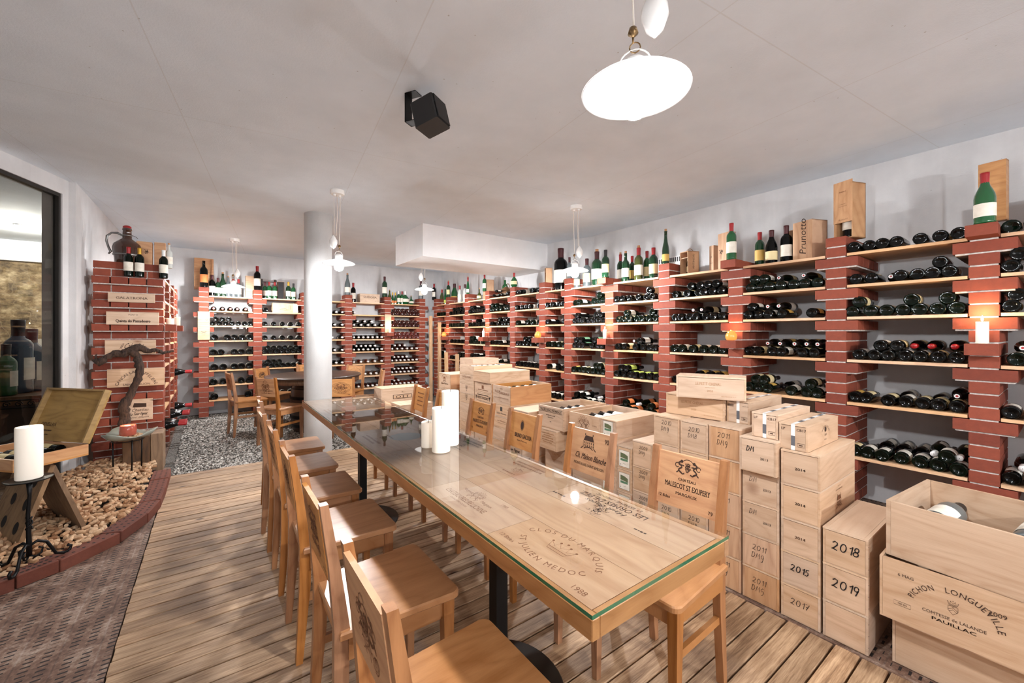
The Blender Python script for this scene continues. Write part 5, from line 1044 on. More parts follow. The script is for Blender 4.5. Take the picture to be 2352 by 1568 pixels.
box_flat(-.44, 5.68, TOP+2*CO-.009, .09, .09, .26, 'second brown upright box with an open slot beside the knot box', None, mat='crate_wood_gold', name='bottle_box', cat='box')
def PYf(x, y, Y): u = (x-1176)/F_; z = Y/(cc-u*cs); return Vector(((cs+u*cc)*z, Y, CAMH+(765.5-y)/F_*z))
YF = 5.51-.125-.012
def panel(x0, y0, x1, y1, wd, ink_f, im='ink'):
    a, b_ = PYf(x0, y0, YF), PYf(x1, y1, YF); L = b_.x-a.x; H = a.z-b_.z
    box_flat((a.x+b_.x)/2, YF, b_.z, L, .018, H, wd, I(lambda k: ink_f(k, L, H)), im, name='crate_panel', cat='panel')
panel(248, 671, 356, 696, 'topmost crate panel on the left pier, single word in wide capitals', lambda k, L, H: k.text('GALATRONA', 0, H*.35, H*.26, width=L*.68, serif=True))
panel(244, 715, 365, 746, 'second crate panel from the top with bold two-line print', lambda k, L, H: (k.text('PORTO', 0, H*.72, H*.12), k.text('Quinta do Passadouro', 0, H*.18, H*.24, width=L*.66, bold=.08)))
panel(241, 781, 358, 812, 'third crate panel with script partly behind the vine branch', lambda k, L, H: k.text('il Caberlot', 0, H*.4, H*.4, width=L*.45, shear=.4))
panel(246, 848, 378, 883, 'fourth crate panel with arched capitals behind the vine', lambda k, L, H: (k.arc('CANON LA GAFFELIERE', 0, -H*1.2, L*.42, H*1.95, 140, 40, H*.15), k.text('SAINT EMILION', 0, H*.06, H*.12)))
panel(290, 918, 351, 961, 'lowest crate panel with cap drawing and script near the candle', lambda k, L, H: (k.text('Chateau', 0, H*.42, H*.13, shear=.3), k.text('La Tour Figeac', -.01, H*.24, H*.14, width=L*.66, shear=.3, bold=.06), k.text('SAINT-EMILION', 0, H*.1, H*.07), k.poly([(-.05, H*.62), (.05, H*.6), (.05, H*.78), (-.04, H*.82)]), k.line(circ_pts(0, H*.62, L*.2, 20, 340, 12, H*.14), .002), k.text('1989', .09, H*.88, H*.06)))
# wall vent
t = empty('wall_vent', (4.178, 2.78, 2.10)); tag(t, 'white wall vent with a long row of dark vertical slots', 'vent')
mb = MB(); mb.box(-.012, -.40, -.10, 0, .34, .06); mb.build('vent_plate', 'white_plaster', t)
mb = MB(); [mb.box(-.0135, -.385+i*.0225, .0, -.012, -.373+i*.0225, .05) for i in range(31)]; mb.build('vent_slots', 'vent_dark', t)
# old planks leaning in the far corner
for x, y, h, wd in ((3.30, 7.12, 1.62, 'tall pale plank leaning in the far corner, leftmost'), (3.42, 7.0, 1.5, 'tall greyish plank leaning in the far corner, second'), (3.36, 6.6, .95, 'short thick plank standing before the corner planks'), (3.50, 6.45, .92, 'narrow white-edged board at the right of the corner planks')):
    mb = MB(); mb.hexa([(0,0,0),(.06,0,0),(.06,.03,0),(0,.03,0),(.02,.05,h),(.08,.05,h),(.08,.08,h),(.02,.08,h)], 0, rnd.random()); o = mb.build('leaning_plank', 'old_plank'); o.location = (x, y, .01); tag(o, wd, 'plank', 'planks leaning in the far corner')
# crates on the floor behind the table end
def ott(k): k.text('MS', 0, .125, .012, bold=.1); k.rect(-.13, .045, .13, .10, 0); k.rect(-.122, .051, .122, .094, 1); k.text('DOMAINES OTT'[9:], 0, .054, .034, width=.19, bold=.06)
def crate_long(x, y, z, L, W, H, wd, ink=None, grp='crates behind the far table end', **kw):
    t = crate_at(x, y, z, W, L, H, wd, grp, rz=PI/2, marks=[('end', ink, ['ink', 'crate_wood'])] if ink else (), **kw); return t
crate_long(2.06, 5.45, .005, .56, .3, .19, 'long pale crate on the floor under the boxed-letter crate', opened=False)
crate_long(2.06, 5.45, .196, .56, .3, .19, 'long pale crate in the middle under the boxed-letter crate')
crate_long(2.06, 5.45, .387, .565, .3, .19, 'long weathered crate with boxed bold letters and a white rim', I(ott))
crate_long(1.86, 4.62, .0, .42, .3, .2, 'crate with arched lettering low on the floor before the corner')
crate_long(1.86, 4.60, .2, .43, .3, .13, 'plain low crate between two stacked ones before the corner')
crate_long(1.90, 4.60, .331, .40, .3, .16, 'small pale crate on top of the pile behind the chair backs')
t = empty('tray_box', (1.56, 4.25, .395), .9); tag(t, 'dark open wooden tray tilted beside the far table corner', 'tray'); mb = MB(); mb.box(-.13, -.09, 0, .13, .09, .01); mb.box(-.13, -.09, .01, .13, -.08, .06); mb.box(-.13, .08, .01, .13, .09, .06); mb.box(-.13, -.09, .01, -.12, .09, .06); mb.build('tray', 'barrel_wood', t)
mb = MB(); mb.box(-.14, -.1, 0, .14, .1, .39); o = mb.build('tray_stand', 'barrel_wood', t, (0, 0, -.393))
# ------------------------------------------------------------------ chairs (local front +X, origin on the floor under the seat centre)
def post_x(z): return -.195+(-.012 if z < .3 else 0) if z <= .46 else -.195-(z-.46)/.36*.038
def make_chair():
    t = empty('dining_chair'); t['proto'] = 2
    mb = MB(); n = 5; c = .028; pts = []
    x0, x1, y1 = -.185, .19, .19
    out = [(x0, -y1+.02), (x0, y1-.02)]+[(x1-c+c*math.sin(a), y1-c+c*math.cos(a)) for a in [PI/2*i/n for i in range(n+1)]]+[(x1-c+c*math.cos(a), -y1+c-c*math.sin(a)) for a in [PI/2*i/n for i in range(n+1)]]
    out = out[::-1]; N = len(out); q = .004
    sc_ = lambda p, k: (p[0]-k*(1 if p[0] > 0 else -1), p[1]-k*(1 if p[1] > 0 else -1))
    vs = [(*sc_(p, q), .431) for p in out]+[(*p, .435) for p in out]+[(*p, .450) for p in out]+[(*sc_(p, q), .455) for p in out]
    fs = [tuple(range(N))[::-1], tuple(range(3*N, 4*N))]
    for k in range(3): fs += [(k*N+i, k*N+(i+1) % N, (k+1)*N+(i+1) % N, (k+1)*N+i) for i in range(N)]
    mb.add(vs, fs); mb.build('seat', 'oak_seat', t)
    for sg in (-1, 1):     # rear posts: leg below, leaning back above
        mb = MB(); y0, y1_ = sorted((sg*.128, sg*.156)); zs = [0, .30, .455, .64, .822]; xc = [-.198, -.178, -.176, -.196, -.224]; hw = [.012, .020, .021, .015, .011]
        vs = []
        for z, x, h in zip(zs, xc, hw): vs += [(x-h, y0, z), (x+h, y0, z), (x+h, y1_, z), (x-h, y1_, z)]
        fs = [(3, 2, 1, 0), (16, 17, 18, 19)]
        for k in range(4): fs += [(4*k+i, 4*k+(i+1) % 4, 4*k+4+(i+1) % 4, 4*k+4+i) for i in range(4)]
        mb.add(vs, fs, 0, rnd.random()); mb.build('back_post', 'oak', t)
        mb = MB(); y0, y1_ = sorted((sg*.142, sg*.178)); yb0, yb1 = sorted((sg*.148, sg*.172))
        mb.hexa([(.142, yb0, 0), (.166, yb0, 0), (.166, yb1, 0), (.142, yb1, 0), (.132, y0, .43), (.170, y0, .43), (.170, y1_, .43), (.132, y1_, .43)], 0, rnd.random()); mb.build('leg', 'oak', t)
        mb = MB(); y0, y1_ = sorted((sg*.150, sg*.164)); mb.box(-.16, y0, .368, .134, y1_, .431); mb.build('apron', 'oak_seat', t)
        mb = MB(); y0, y1_ = sorted((sg*.134, sg*.150)); mb.box(-.165, y0, .235, .145, y1_, .262); mb.build('stretcher', 'oak_seat', t)
    mb = MB(); mb.box(.145, -.142, .368, .159, .142, .431); mb.build('apron', 'oak_seat', t)
    mb = MB(); mb.box(-.17, -.13, .375, -.156, .13, .431); mb.build('apron', 'oak_seat', t)
    mb = MB(); xb = lambda z: -.204-(z-.62)*.13; z0, z1 = .592, .804
    mb.hexa([(xb(z0)-.007, -.128, z0), (xb(z0)+.007, -.128, z0), (xb(z0)+.007, .128, z0), (xb(z0)-.007, .128, z0), (xb(z1)-.007, -.128, z1), (xb(z1)+.007, -.128, z1), (xb(z1)+.007, .128, z1), (xb(z1)-.007, .128, z1)])
    mb.build('backrest', 'crate_wood_gold', t)
    return t
BACK = None
def chair(x, y, rz, words, grp, ink=None, inner=True, im='ink', z=0.0):
    global CH0
    if CH0 is None: CH0 = make_chair(); del CH0['proto']; o = CH0; kids(o)
    else: o = dup(CH0)
    o.location = (x, y, z); o.rotation_euler = (0, 0, rz); tag(o, words, 'chair', grp)
    if ink:
        bk = [c for c in bpy.data.objects if c.parent == o and c.name.startswith('backrest')][0]
        sl = .13; zc = .698; xc = -.204-(zc-.62)*.13
        V = Vector((-sl, 0, 1)).normalized()
        if inner: ink.build((xc+.0075, 0, zc), (0, 1, 0), V, 'printed_mark', im, bk, .0006)
        else: ink.build((xc-.0075, 0, zc), (0, -1, 0), V, 'printed_mark', im, bk, .0006)
    return o
CH0 = None
def lion_crest(k, u, v, s_, seed=1):
    rg = random.Random(seed)
    for sg in (-1, 1):
        k.line([(u+sg*(.5+.12*math.sin(q*1.3))*s_, v+(.35-.09*q)*s_) for q in range(9)], .1*s_, 0); k.circ(u+sg*.42*s_, v+.38*s_, .1*s_, None, 0, 10); k.line(circ_pts(u+sg*.72*s_, v+.1*s_, .14*s_, 0, 320), .05*s_)
        k.line([(u+sg*.5*s_, v-.3*s_), (u+sg*.35*s_, v-.42*s_), (u+sg*.2*s_, v-.36*s_)], .08*s_); k.line([(u+sg*.45*s_, v+.15*s_), (u+sg*.25*s_, v+.12*s_)], .07*s_); k.line([(u+sg*.6*s_, v-.25*s_), (u+sg*.75*s_, v-.4*s_)], .07*s_)
    crest(k, u, v-.02*s_, .5*s_, .035*s_, lions=False); k.squiggle(u, v, .3*s_, 12, .03*s_, rg)
    k.line(circ_pts(u, v+.1*s_, .45*s_, 150, 30, 10), .04*s_)
def m_r1(k): lion_crest(k, 0, .058, .062, 1); k.text('CHATEAU', 0, .004, .011, width=.075, serif=True, bold=.04); k.text('MALESCOT ST EXUPERY', 0, -.028, .021, width=.19, serif=True, bold=.04); k.text('MARGAUX', 0, -.054, .012, width=.09, serif=True, bold=.03); k.text('12 Btles', -.095, -.078, .012, bold=.04); k.text('79', .1, -.092, .014)
def m_r2(k): house(k, -.01, .045, .085); k.text('Ch. Maison Blanche', .005, -.038, .03, width=.205, shear=.3, bold=.04); k.text('MONTAGNE-SAINT-EMILION', 0, -.072, .014, width=.2, bold=.03); k.text('90', .105, .062, .024, sx=.8, bold=.03)
def m_r3(k): k.circ(-.01, .035, .014, None, ry=.026); k.circ(-.01, .035, .018, .0015, ry=.031); k.text('BRUNO GIACOSA', .005, -.04, .026, width=.165, bold=.06, serif=True); k.text('Neive (Piemonte)', 0, -.062, .010, shear=.2)
def m_r4(k): lion_crest(k, .0, .05, .05, 2); k.text('CHATEAU', 0, .0, .013, width=.08, bold=.05, serif=True); k.text('MALESCOT-ST-EXUPERY', 0, -.035, .024, width=.19, bold=.04); k.text('MARGAUX', 0, -.062, .015, width=.09, bold=.04); k.text('12 B', -.1, -.08, .011); k.text('2008', .1, -.09, .012)
def m_lines(seed, big=.017):
    def f(k):
        rg = random.Random(seed)
        for i in range(4): lines(k, 0, .05-i*.035, .17, 1, big*rg.uniform(.6, 1), rg)
        lines(k, .1, -.085, .03, 1, .01, rg)
    return f
def m_crest(seed): return lambda k: (lion_crest(k, 0, .01, .075, seed), k.squiggle(0, 0, .08, 22, .003, random.Random(seed)))
def m_oval(k): k.circ(0, 0, .108, .002, 0, 36, .066); k.text('ROTHSCHILD', 0, -.01, .02, width=.15, bold=.05); k.arc('BARON DE PHILIPPE', 0, 0, .088, .046, 165, 15, .012); k.arc('SAINT-JULIEN-MEDOC', 0, 0, .095, .06, 195, 345, .010); k.text('1988', .09, -.088, .010)
def m_crown(k): k.arc('CLOS DU MARQUIS', 0, -.01, .095, .075, 165, 15, .016); crown(k, 0, .0, .04, .003); k.text('SAINT JULIEN', 0, -.062, .014, width=.09)
def m_pez(k): k.line(circ_pts(0, .055, .03, 0, 180), .003); k.text('CRU BOURGEOIS', 0, .03, .010); k.text('LES ORMES DE PEZ', 0, -.045, .018, width=.2, serif=True); k.text('ST ESTEPHE - MEDOC', 0, -.07, .011, width=.16, serif=True)
LC = 'chairs along the left side of the long table'; RC = 'chairs along the crate side of the long table'
LYS = [.847, 1.38, 1.944, 2.468, 2.974, 3.50]
lw_ = ['nearest chair on the left side, large carved crest on its back panel', 'second chair on the left side, carved lines of script on its back', 'third chair from the viewer on the left side of the table', 'fourth chair from the viewer on the left side of the table', 'fifth chair from the viewer on the left side of the table', 'last chair on the left side, nearest the white column']
lm = [m_crest(3), m_lines(4, .022), m_crest(5), m_lines(6), m_crest(7), m_lines(8)]
for k in range(6): chair(.475+[0, 0, .0, .0, -.005, .03][k], LYS[k], [0, .0, 0, 0, .02, -.03][k], lw_[k], LC, I(lm[k]), inner=False, im='ink_soft')
RYS = [.906, 1.438, 1.988, 2.479, 3.03, 3.53]
rw_ = ['nearest crate-side chair, lion crest and serif lettering on its back panel', 'crate-side chair with country house drawing and script on its back', 'crate-side chair with dark oval medallion and bold slab lettering', 'crate-side chair with small lion crest, half behind the tall candle line', 'crate-side chair mostly hidden behind the tallest table candle', 'last crate-side chair, back printed with several faint text lines']
rm = [m_r1, m_r2, m_r3, m_r4, m_lines(9), m_lines(10, .014)]
for k in range(6): chair(1.331, RYS[k], PI+[.03, .0, 0, .0, 0, -.03][k], rw_[k], RC, I(rm[k]), inner=True, im='ink' if k < 4 else 'ink_soft')
# round table group on the gravel
RCX, RCY = 1.15, 6.2
def rchair(p0, p1, words, ink, inner, im='ink', back=None):
    mx, my = (p0[0]+p1[0])/2, (p0[1]+p1[1])/2; d = Vector((RCX-mx, RCY-my)); 
    dx, dy = p1[0]-p0[0], p1[1]-p0[1]; nrm = Vector((-dy, dx)).normalized()
    if nrm.dot(d) < 0: nrm = -nrm
    a = math.atan2(nrm.y, nrm.x); zz = gz(mx, my+.1)-.004
    chair(mx+nrm.x*.22, my+nrm.y*.22, a, words, 'chairs around the round table', I(ink) if ink else None, inner, im, z=zz)
rchair((.20, 6.26), (.15, 6.52), 'chair at the far left of the round table, seen edge-on', None, True)
rchair((.459, 6.75), (.68, 7.0), 'round-table chair with dark lion crest against the back rack', m_crest(11), True)
rchair((.413, 5.73), (.608, 5.47), 'round-table chair turned away, lettered back beside the white column', m_pez, False)
rchair((1.10, 5.22), (1.385, 5.10), 'round-table chair half behind the column with oval print on its back', m_oval, False)
rchair((1.72, 6.77), (1.93, 6.53), 'round-table chair with arched crown print facing the room', m_crown, True, 'ink_soft')
rchair((1.08, 7.18), (1.36, 7.18), 'round-table chair behind the column at the back rack', m_lines(12), True)
rchair((1.99, 5.95), (1.93, 5.64), 'chair at the right of the round table, seen edge-on', None, True)
t = empty('round_table', (RCX, RCY, -.03)); tag(t, 'dark round table with thick edge on the gravel behind the column', 'table')
mb = MB(); mb.lathe([(.55, .735), (.60, .74), (.605, .752), (.60, .762), (.59, .765), (.001, .765)], 56, cap=False); mb.build('table_top', 'dark_table_wood', t)
mb = MB(); mb.lathe([(.56, .675), (.575, .675), (.575, .742), (.56, .742)], 48, cap=False); mb.lathe([(.001, .68), (.56, .68)], 40, cap=False); mb.build('table_rim', 'barrel_wood', t)
mb = MB(); mb.lathe([(.25, -.02), (.29, .1), (.31, .34), (.29, .58), (.25, .68)], 28, cap=False); mb.build('barrel_base', 'dark_table_wood', t)
mb = MB(); [mb.lathe([(r_, z), (r_+.004, z+.04)], 28, cap=False) for r_, z in ((.288, .08), (.305, .2), (.305, .45), (.286, .56))]; mb.build('iron_hoops', 'black_iron', t)
# ------------------------------------------------------------------ long table with glass top
TX0, TX1, TY0, TY1, TZ = .579, 1.100, .534, 3.63, .767
t = empty('long_table', ((TX0+TX1)/2, (TY0+TY1)/2, 0)); tag(t, 'long oak table inset with printed crate panels under green-edged glass', 'table')
ox, oy = (TX0+TX1)/2, (TY0+TY1)/2; hw, hl = (TX1-TX0)/2, (TY1-TY0)/2; g = .0085
for sg in (-1, 1):
    mb = MB(); a, b_ = sorted((sg*hw, sg*(hw-.022))); mb.bbox(a, -hl, TZ-g-.042, b_, hl, TZ-g-.0005, .002); mb.build('long_edge', 'table_edge', t)
    mb = MB(); a, b_ = sorted((sg*(hl), sg*(hl-.022))); mb.bbox(-hw+.022, a, TZ-g-.042, hw-.022, b_, TZ-g-.0005, .002, 0, .3); mb.build('short_edge', 'table_edge_short', t)
ys = [-hl+.022, -hl+.40, -hl+.80, -hl+1.32, -hl+1.72, -hl+2.12, -hl+2.6, hl-.022]
xs = [-hw+.022, -hw+.185, hw-.185, hw-.022]
for j in range(len(ys)-1):
    for i in range(3):
        y0, y1 = ys[j], ys[j+1]
        if i == 1:
            if j % 2 == 1: continue
            y1 = ys[min(j+2, len(ys)-1)]
        if i == 2: y0, y1 = max(ys[0], y0+(.12 if j else 0)), min(ys[-1], y1+.12)
        mb = MB(); mb.box(xs[i]+.0005, y0+.0005, TZ-g-.012, xs[i+1]-.0005, y1-.0005, TZ-g-.001, 0, rnd.random()); mb.build('crate_panel', 'table_panel', t)
mb = MB(); mb.box(-hw+.022, -hl+.022, TZ-g-.03, hw-.022, hl-.022, TZ-g-.013); mb.build('under_board', 'dark_table_wood', t)
def tmark(u0, v0, fn, side, im='ink_soft'):   # side 'L': read from the left chairs; 'R': from the crate side
    k = Ink(); fn(k)
    if side == 'L': k.build((u0-ox, v0-oy, TZ-g-.001), (0, -1, 0), (1, 0, 0), 'printed_mark', im, t, .0004)
    else: k.build((u0-ox, v0-oy, TZ-g-.001), (0, 1, 0), (-1, 0, 0), 'printed_mark', im, t, .0004)
def m_clos(k): k.arc('CLOS DU MARQUIS', 0, .0, .12, .066, 172, 8, .018); k.arc('ST JULIEN MEDOC', 0, .01, .125, .075, 198, 342, .018); crown(k, 0, .01, .042, .0016); k.text('12 Btles', -.13, -.062, .014); k.text('1988', .145, -.072, .016)
def m_prieure(k): k.text('CHATEAU PRIEURE LICHINE', 0, -.035, .022, width=.24, serif=True); crest(k, 0, .02, .05, .0014); k.text('Margaux', -.06, .02, .013, shear=.3); k.text('Margaux', .075, .005, .013, shear=.3); k.text('GRAND CRU CLASSE', 0, -.052, .008); k.text('1988', .12, .045, .012)
def m_gen(seed, crestk=True):
    def f(k):
        rg = random.Random(seed); lines(k, 0, -.03, .2, 2, .014, rg); lines(k, 0, .06, .12, 1, .009, rg)
        if crestk: k.squiggle(0, .02, .035, 18, .0018, rg)
    return f
def m_ormes(k): k.text('LES ORMES DE PEZ', 0, -.035, .026, width=.26, serif=True); k.text('ST ESTEPHE - MEDOC', 0, -.06, .013, width=.18, serif=True); k.text('Haut Bages', 0, .0, .02, shear=.4, width=.16); k.squiggle(0, .045, .04, 22, .0018, random.Random(3)); lines(k, -.16, .05, .06, 1, .008, random.Random(3)); lines(k, .16, .05, .06, 1, .008, random.Random(5))
def m_ovalt(k): k.circ(0, 0, .13, .002, 0, 40, .05); k.squiggle(0, .005, .04, 20, .002, random.Random(9)); k.arc('GRAND VIN DE BORDEAUX', 0, 0, .115, .036, 200, 340, .012)
def m_banner(k): k.line([(-.1, -.04), (.1, -.04), (.12, -.01), (.1, .045), (.02, .06), (-.02, .045), (-.1, .06), (-.12, .0)], .0016, 0, True); k.text('LAGRANGE'[:0] or 'LA BRUNE', 0, -.0, .014); k.text('ROBERTSON'[:0] or 'BORDELAIS', 0, -.03, .016, width=.16, serif=True)
tmark(.69, .76, m_clos, 'L'); tmark(.69, 1.17, m_prieure, 'L'); tmark(.69, 1.72, m_banner, 'L', 'ink_faint'); tmark(.69, 2.12, m_gen(2), 'L'); tmark(.69, 2.55, m_gen(4), 'L', 'ink_faint'); tmark(.69, 3.05, m_gen(5), 'L', 'ink_faint')
tmark(1.0, .86, m_ormes, 'R', 'ink'); tmark(1.0, 1.30, m_gen(6), 'R'); tmark(1.0, 1.74, m_gen(7), 'R', 'ink'); tmark(1.0, 2.14, m_ovalt, 'R', 'ink'); tmark(1.0, 2.58, m_gen(8), 'R'); tmark(1.0, 3.2, m_gen(9), 'R', 'ink_faint')
mb = MB(); mb.lathe([(.001, TZ-g-.0007), (.082, TZ-g-.0007)], 40, 0, 0, Matrix.Translation((.823-ox, 2.072-oy, 0)), cap=False); mb.build('round_inlay', 'blue_inlay', t)
mb = MB(); b_ = .003
mb.add([(-hw, -hl, TZ), (hw, -hl, TZ), (hw, hl, TZ), (-hw, hl, TZ)], [(0, 1, 2, 3)], 0)
r8 = [(-hw,-hl),(hw,-hl),(hw,hl),(-hw,hl)]
for i in range(4):
    (xa, ya), (xb_, yb_) = r8[i], r8[(i+1) % 4]; mb.add([(xa, ya, TZ-g), (xb_, yb_, TZ-g), (xb_, yb_, TZ), (xa, ya, TZ)], [(0, 1, 2, 3)], 1)
mb.build('glass_top', ['table_glass', 'glass_edge'], t)
for yy in (1.23, 2.90):
    mb = MB(); mb.lathe([(.24, .0), (.242, .008), (.235, .016), (.06, .03), (.04, .036)], 44, 0, 0, Matrix.Translation((0, yy-oy, 0)), cap=True); mb.build('base_plate', 'black_iron', t)
    mb = MB(); mb.box(-.024, yy-oy-.024, .03, .024, yy-oy+.024, TZ-g-.05); mb.box(-.15, yy-oy-.15, TZ-g-.05, .15, yy-oy+.15, TZ-g-.042); mb.build('post', 'black_iron', t)
m = NT('led_wax'); tc = m.n('ShaderNodeTexCoord'); sx = m.n('ShaderNodeSeparateXYZ'); m.l(tc.outputs['Generated'], sx.inputs[0]); m.set(Base_Color=S(248, 240, 228), Roughness=.5)
m.b.inputs['Emission Color'].default_value = (1, .84, .64, 1); m.b.inputs['Emission Strength'].default_value = .1
def led(x, y, z, r, h, words, cx_=None):
    t = candle(x, y, z, r, h, words, 'white pillar candles on the glass table', lit=False, mat='led_wax'); return t
led(.822, 1.79, TZ, .032, .118, 'small short candle, leftmost of the three on the glass table')
led(.838, 1.688, TZ, .041, .198, 'middle-height candle in front of the tallest on the table')
led(.925, 1.765, TZ, .041, .258, 'tallest white candle standing on the glass table')
# ------------------------------------------------------------------ cork bed at the left
kp = [(-1.02, 3.06), (-.80, 3.17), (-.665, 3.262), (-.455, 3.50), (-.355, 3.76), (-.31, 4.02), (-.302, 4.29), (-.302, 4.58), (-.302, 4.87)]
def kerb(p, q, z, words):
    p, q = Vector(p), Vector(q); L = (q-p).length-.008; a = math.atan2(q.y-p.y, q.x-p.x)
    t = empty('kerb_brick', (p.x, p.y, z), a); tag(t, words, 'brick', 'perforated bricks edging the cork bed'); mb = MB(); mb.bbox(0, 0, 0, L, .12, .066, .004, 0, rnd.random())
    for i in range(6):
        for j in range(3): mb.lathe([(.001, .0666), (.0078, .0666)], 8, 1, 0, Matrix.Translation((.025+i*(L-.05)/5, .024+j*.036, 0)), cap=False)  # flat near-black discs painted in for the shade inside the holes
    mb.build('brick_body', ['kerb_brick', 'hole_dark'], t)
for k in range(len(kp)-1): kerb(kp[k], kp[k+1], -.003+(.004 if k % 2 else 0), 'perforated red kerb brick, %s from the viewer along the cork bed' % ORD[k])
mb = MB(); mb.lathe([(.0095, 0), (.0105, .002), (.011, .02), (.0105, .038), (.0095, .04)], 10); ck = mb.build('wine_cork', 'cork')
rc = random.Random(17); P = []
def kerbx(y):
    for (xa, ya), (xb_, yb_) in zip(kp, kp[1:]):
        if ya <= y <= yb_: return xa+(xb_-xa)*(y-ya)/(yb_-ya)
    return -.302
def inside(x, y):
    if y > 5.34: return False
    if x > kerbx(y)-.128: return False
    sv = (Vector((x, y))-WA).dot(WN)
    return sv < -.03 and x > onY(-30, y)-.02 and y > 3.2
def bedh(x, y): return .03+.03*min(1, max(0, (kerbx(y)-.12-x)/.25))+.03*max(0, min(1, (y-3.3)/1.2))
while len(P) < 1800:
    x, y = rc.uniform(-2.0, -.4), rc.uniform(3.2, 5.35)
    if inside(x, y): P.append((x, y, bedh(x, y)+rc.choice([0, .012, .024])+.008))
P.sort(key=lambda p: depth_of(p)-p[2]*3)
cm = ck.data; first = True
for i, (x, y, z) in enumerate(P[:300]):
    o = ck if first else ck.copy()
    if not first: COL.objects.link(o)
    first = False
    o.location = (x, y, z); o.rotation_euler = (PI/2+rc.uniform(-.35, .35), rc.uniform(-.2, .2), rc.uniform(0, 2*PI)); tag(o, 'pale wine cork lying loose near the front of the cork bed', 'cork', 'loose corks in the brick-edged bed')
mb = MB()
for x, y, z in P[300:]:
    mb.lathe([(.0095, -.02), (.0108, -.018), (.0108, .018), (.0095, .02)], 8, 0, rc.random(), Matrix.Translation((x, y, z)) @ Euler((PI/2+rc.uniform(-.35, .35), rc.uniform(-.2, .2), rc.uniform(0, 2*PI))).to_matrix().to_4x4())
tag(mb.build('wine_corks', 'cork'), 'heap of pale wine corks filling the bed toward the left pier', 'corks', kind='stuff')
mb = MB(); n_ = 22; pts = [(kerbx(y)-.125, y) for y in [3.17+i*.1 for i in range(n_)]]; far = [(max(-2.0, WA.x+(y-WA.y)*WD.x/WD.y+.02), y) for _, y in pts]
for i in range(n_-1):
    (xa, ya), (xb_, yb_) = pts[i], pts[i+1]; (xc, yc), (xd, yd) = far[i], far[i+1]
    if xa > xc and xb_ > xd: mb.hexa([(xc, yc, -.02), (xa, ya, -.02), (xb_, yb_, -.02), (xd, yd, -.02), (xc, yc, .028), (xa, ya, .015), (xb_, yb_, .015), (xd, yd, .028)])
tag(mb.build('cork_bed', 'hole_dark'), 'dark earth base beneath the heap of corks', 'bed')
# riddling rack (A-frame) with an open crate on top
WV = Vector((-.46, .89, 0)).normalized(); Fp = Vector((-.885, 3.54, .05)); Bp = Vector((-.63, 3.672, .06)); Rp = (Fp+Bp)/2+Vector((0, 0, .455))
t = empty('riddling_rack', (0, 0, 0)); tag(t, 'A-shaped wooden riddling rack with round bottle holes under the open crate', 'rack')
def plankq(a, b_, th, wv, L, nm, holes):
    a, b_ = Vector(a), Vector(b_); d = (b_-a).normalized(); n = d.cross(wv).normalized()*th
    mb = MB(); p = [a, a+wv*L, a+wv*L+n, a+n, b_, b_+wv*L, b_+wv*L+n, b_+n]; mb.hexa([tuple(q) for q in p]); 
    if holes:
        for i in range(3):
            for j in range(2):
                c_ = a+d*(.11+i*.13)+wv*(.11+j*.2); nn = n.normalized(); off = nn*(-.0008) if nn.dot(Vector((cs, cc, 0))) > 0 else n+nn*.0008
                mb.add([tuple(c_+off+wv*(.034*math.cos(q))+d*(.034*math.sin(q))) for q in [2*PI*z/20 for z in range(20)]], [tuple(range(20))], 1)  # holes are flat discs, their inner shade put in as near-black colour
    mb.build(nm, ['rack_wood', 'hole_dark'], t)
plankq(Fp, Rp, .022, WV, .50, 'hole_board', True); plankq(Bp, Rp, .022, WV, .50, 'hole_board', False)
A_, B_, C_ = Vector((-.87, 3.385, .545)), Vector((-.62, 3.612, .545)), Vector((-.905, 4.08, .545)); uA = (B_-A_).normalized(); rz_ = math.atan2(uA.y, uA.x); Lx = (B_-A_).length; Ly = .50
t = empty('open_crate', tuple(A_), rz_); tag(t, 'open oak-toned crate with raised lid and bottles inside on the rack', 'crate')
mb = MB(); th = .012; mb.box(0, 0, -.0, Lx, Ly, .01, 0, .2); mb.box(0, 0, .01, Lx, th, .068, 0, .4); mb.box(0, Ly-th, .01, Lx, Ly, .068, 0, .4); mb.box(0, th, .01, th, Ly-th, .068, 0, .5); mb.box(Lx-th, th, .01, Lx, Ly-th, .068, 0, .5); mb.build('crate_body', 'crate_wood_gold', t)
ly = empty('crate_lid', (0, 0, 0)); bpy.data.objects.remove(ly)
ML = Matrix.Translation((Lx-.004, 0, .072)) @ Matrix.Rotation(math.radians(21), 4, 'Y')
mb = MB(); mb.box(.0, 0, 0, .012, Ly, .335, 0, .7, ML); mb.box(-.028, 0, 0, 0, .012, .335, 0, .1, ML); mb.box(-.028, Ly-.012, 0, 0, Ly, .335, 0, .1, ML); mb.box(-.028, .012, .323, 0, Ly-.012, .335, 0, .1, ML); ld = mb.build('crate_lid', 'old_crate_wood', t)
k = Ink(); k.text('ORNELLAIA', -.13, .09, .026, width=.13); lines(k, -.14, .06, .16, 1, .008, random.Random(3)); lines(k, -.12, .035, .06, 1, .006, random.Random(4))
O = ML @ Vector((-.0005, Ly/2, 0)); Vv = (ML.to_3x3() @ Vector((0, 0, 1))); k.build(O, (0, -1, 0), Vv, 'printed_mark', 'ink', ld, .0015)
